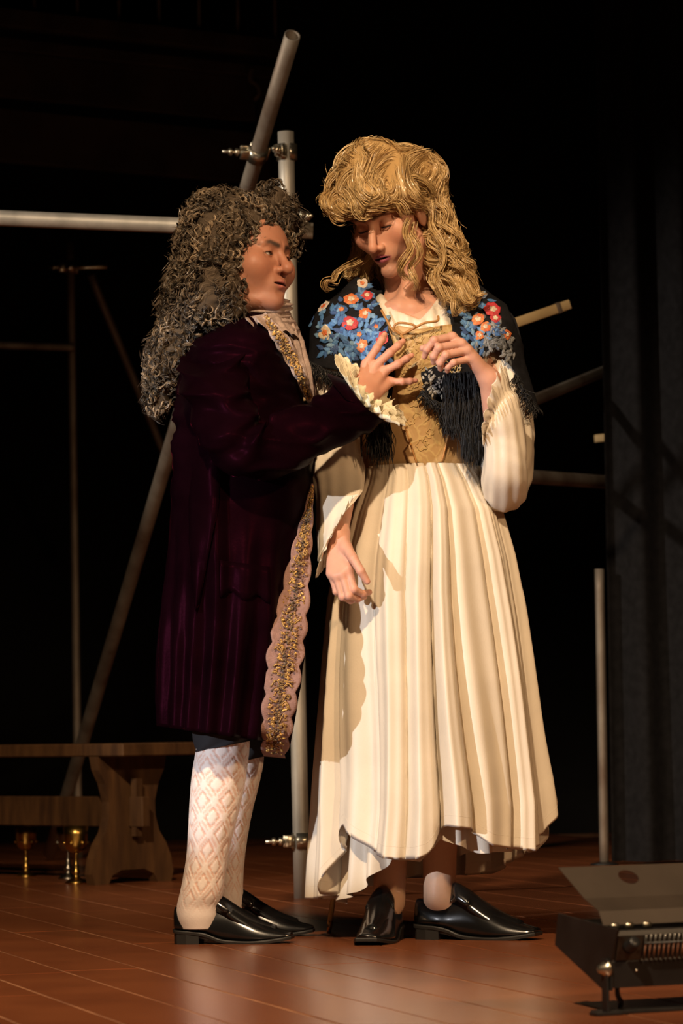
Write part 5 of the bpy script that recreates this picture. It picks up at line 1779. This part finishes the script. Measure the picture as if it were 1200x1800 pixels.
sel = sel[(n_[sel, 1] < 0.75)][:9500]
st = v[sel]; S_ = len(st); NS = 24
lift = rng.uniform(-0.001, 0.009, S_)[:, None] * np.ones((1, NS)) + 0.003 * np.sin(np.linspace(0, 7, NS)[None] + 4 * wob(st, 22, 0)[:, None])
pth = flow(ww, st, wdir, NS, 0.0036, lift)
vv, ff, cc = strands(pth, rng.uniform(0.0004, 0.0009, S_), goldcol(st, S_), 2)
o = mesh('wig_waves', vv, ff, M['wig'], wig2, True, cc); o['kind'] = 'stuff'
# loose wisps at the outline
sel = rng.choice(len(v), 700)
st = v[sel]; S_ = len(st); NS = 16
pth = flow(ww, st, lambda p, k: wdir(p, k) + np.stack([wob(p, 50, 0), wob(p, 50, 1), wob(p, 50, 2)], 1), NS, 0.0045, np.linspace(0.006, 0.022, NS)[None] * rng.uniform(0.4, 1.1, S_)[:, None])
vv, ff, cc = strands(pth, np.full(S_, 0.0004), np.tile((0.55, 0.38, 0.17), (S_, 1)), 2)
o = mesh('wig_wisps', vv, ff, M['wig'], wig2, True, cc); o['kind'] = 'stuff'
# hanging ringlets: bundles wound round a guide
allp, allc = [], []
def ringlet(pts, R0, R1, turns, n, hand=1, fill=0.004, jit=0.35):
    G = cr([P(*q) for q in pts], 44)
    t_, N_, B_ = frames(G)
    u = np.linspace(0, 1, 44)
    ph0 = random.uniform(0, 6.28)
    for k in range(n):
        ph_ = ph0 + random.gauss(0, jit) + hand * 2 * PI * turns * u
        R_ = (R0 + (R1 - R0) * u) * random.uniform(0.75, 1.1)
        o1, o2 = random.gauss(0, fill), random.gauss(0, fill)
        allp.append(G + N_ * (np.cos(ph_) * R_ + o1)[:, None] + B_ * (np.sin(ph_) * R_ + o2)[:, None])
    allc.append(n)
ringlet([(718, 385, -0.03), (716, 420, -0.045), (712, 460, -0.05), (716, 495, -0.045)], 0.006, 0.016, 1.6, 34)
ringlet([(724, 390, -0.02), (730, 430, -0.03), (727, 470, -0.035), (722, 510, -0.03)], 0.006, 0.012, 2.0, 26, -1)
for k in range(22):
    x0 = random.uniform(745, 775); y0 = random.uniform(350, 410)
    x1 = random.uniform(765, 835); y1 = random.uniform(470, 545)
    Y0 = random.uniform(0.02, 0.12); 
    Y1 = random.uniform(-0.03, 0.09)
    xm = (x0 + x1) / 2 + random.uniform(0, 14)
    ringlet([(x0, y0, Y0), (xm, (y0 + y1) / 2, (Y0 + Y1) / 2 - 0.01), (x1, y1, Y1)], 0.006, random.uniform(0.010, 0.018), random.uniform(1.8, 3.2), 26, random.choice((-1, 1)))
ringlet([(800, 505, 0.0), (820, 525, -0.01), (838, 528, -0.01), (846, 512, 0.0)], 0.008, 0.012, 1.5, 30)
ringlet([(770, 500, -0.01), (790, 535, -0.02), (812, 548, -0.02)], 0.008, 0.014, 1.6, 30)
for a_ in ([(648, 435, 0.11), (618, 468, 0.08), (590, 482, 0.05), (575, 496, 0.045), (583, 510, 0.045)],):
    ringlet(a_, 0.006, 0.012, 2.0, 20)
# flying curls on the outline
for a_ in ([(760, 300, 0.05), (772, 290, 0.05), (779, 305, 0.05), (770, 320, 0.05)], [(590, 300, 0.0), (578, 320, 0.0), (574, 345, 0.0), (582, 362, 0.0)], [(640, 262, 0.02), (620, 262, 0.02), (600, 280, 0.01), (592, 300, 0.0)], [(690, 262, 0.03), (715, 262, 0.03), (745, 275, 0.04), (762, 290, 0.04)],
           [(665, 300, -0.05), (640, 292, -0.06), (612, 305, -0.05), (600, 330, -0.04), (612, 345, -0.05)], [(650, 330, -0.06), (668, 318, -0.07), (672, 340, -0.07), (655, 352, -0.07)], [(600, 350, -0.04), (585, 368, -0.035), (592, 385, -0.035), (606, 384, -0.04)],
           [(640, 352, -0.07), (628, 366, -0.072), (638, 380, -0.07), (650, 374, -0.07)], [(700, 320, -0.04), (725, 312, -0.03), (750, 325, 0.0), (766, 345, 0.03)], [(690, 345, -0.05), (712, 340, -0.05), (735, 350, -0.02), (748, 372, 0.0)],
           [(668, 362, -0.07), (684, 352, -0.07), (700, 362, -0.065), (712, 380, -0.05)], [(672, 282, -0.01), (650, 276, -0.02), (622, 290, -0.02), (604, 318, -0.02)]):
    ringlet(a_, 0.003, 0.006, 0.8, 34, 1, 0.005, 1.5)
allp = np.array(allp)
S_ = len(allp)
vv, ff, cc = strands(allp, rng.uniform(0.0007, 0.0013, S_), goldcol(allp[:, 20], S_), 3)
o = mesh('wig_ringlets', vv, ff, M['wig'], wig2, True, cc); o['kind'] = 'stuff'

# ================================================================== CANE behind the gown
cb = FL(579, 1640)
cb[1] += 0.02
ct = cb + np.array([0.135, 0.03, 0.82])
cane = empty('walking_cane', cb)
tag(cane, 'slim varnished cane standing on the floor behind the gown hem', 'cane')
mesh('shaft', *tube([cb + (0, 0, 0.02), (cb + ct) / 2, ct], [0.0062, 0.0075, 0.009], 12), M['cane'], cane)
mesh('ferrule', *tube([cb + (-0.002, 0, 0.0), cb + (0.003, 0, 0.028)], [0.0055, 0.0072], 12), M['gold'], cane)
mesh('knob', *lathe([(0.0, -0.018), (0.012, -0.012), (0.018, 0.0), (0.013, 0.013), (0.0, 0.018)], 16, ct), M['gold'], cane)
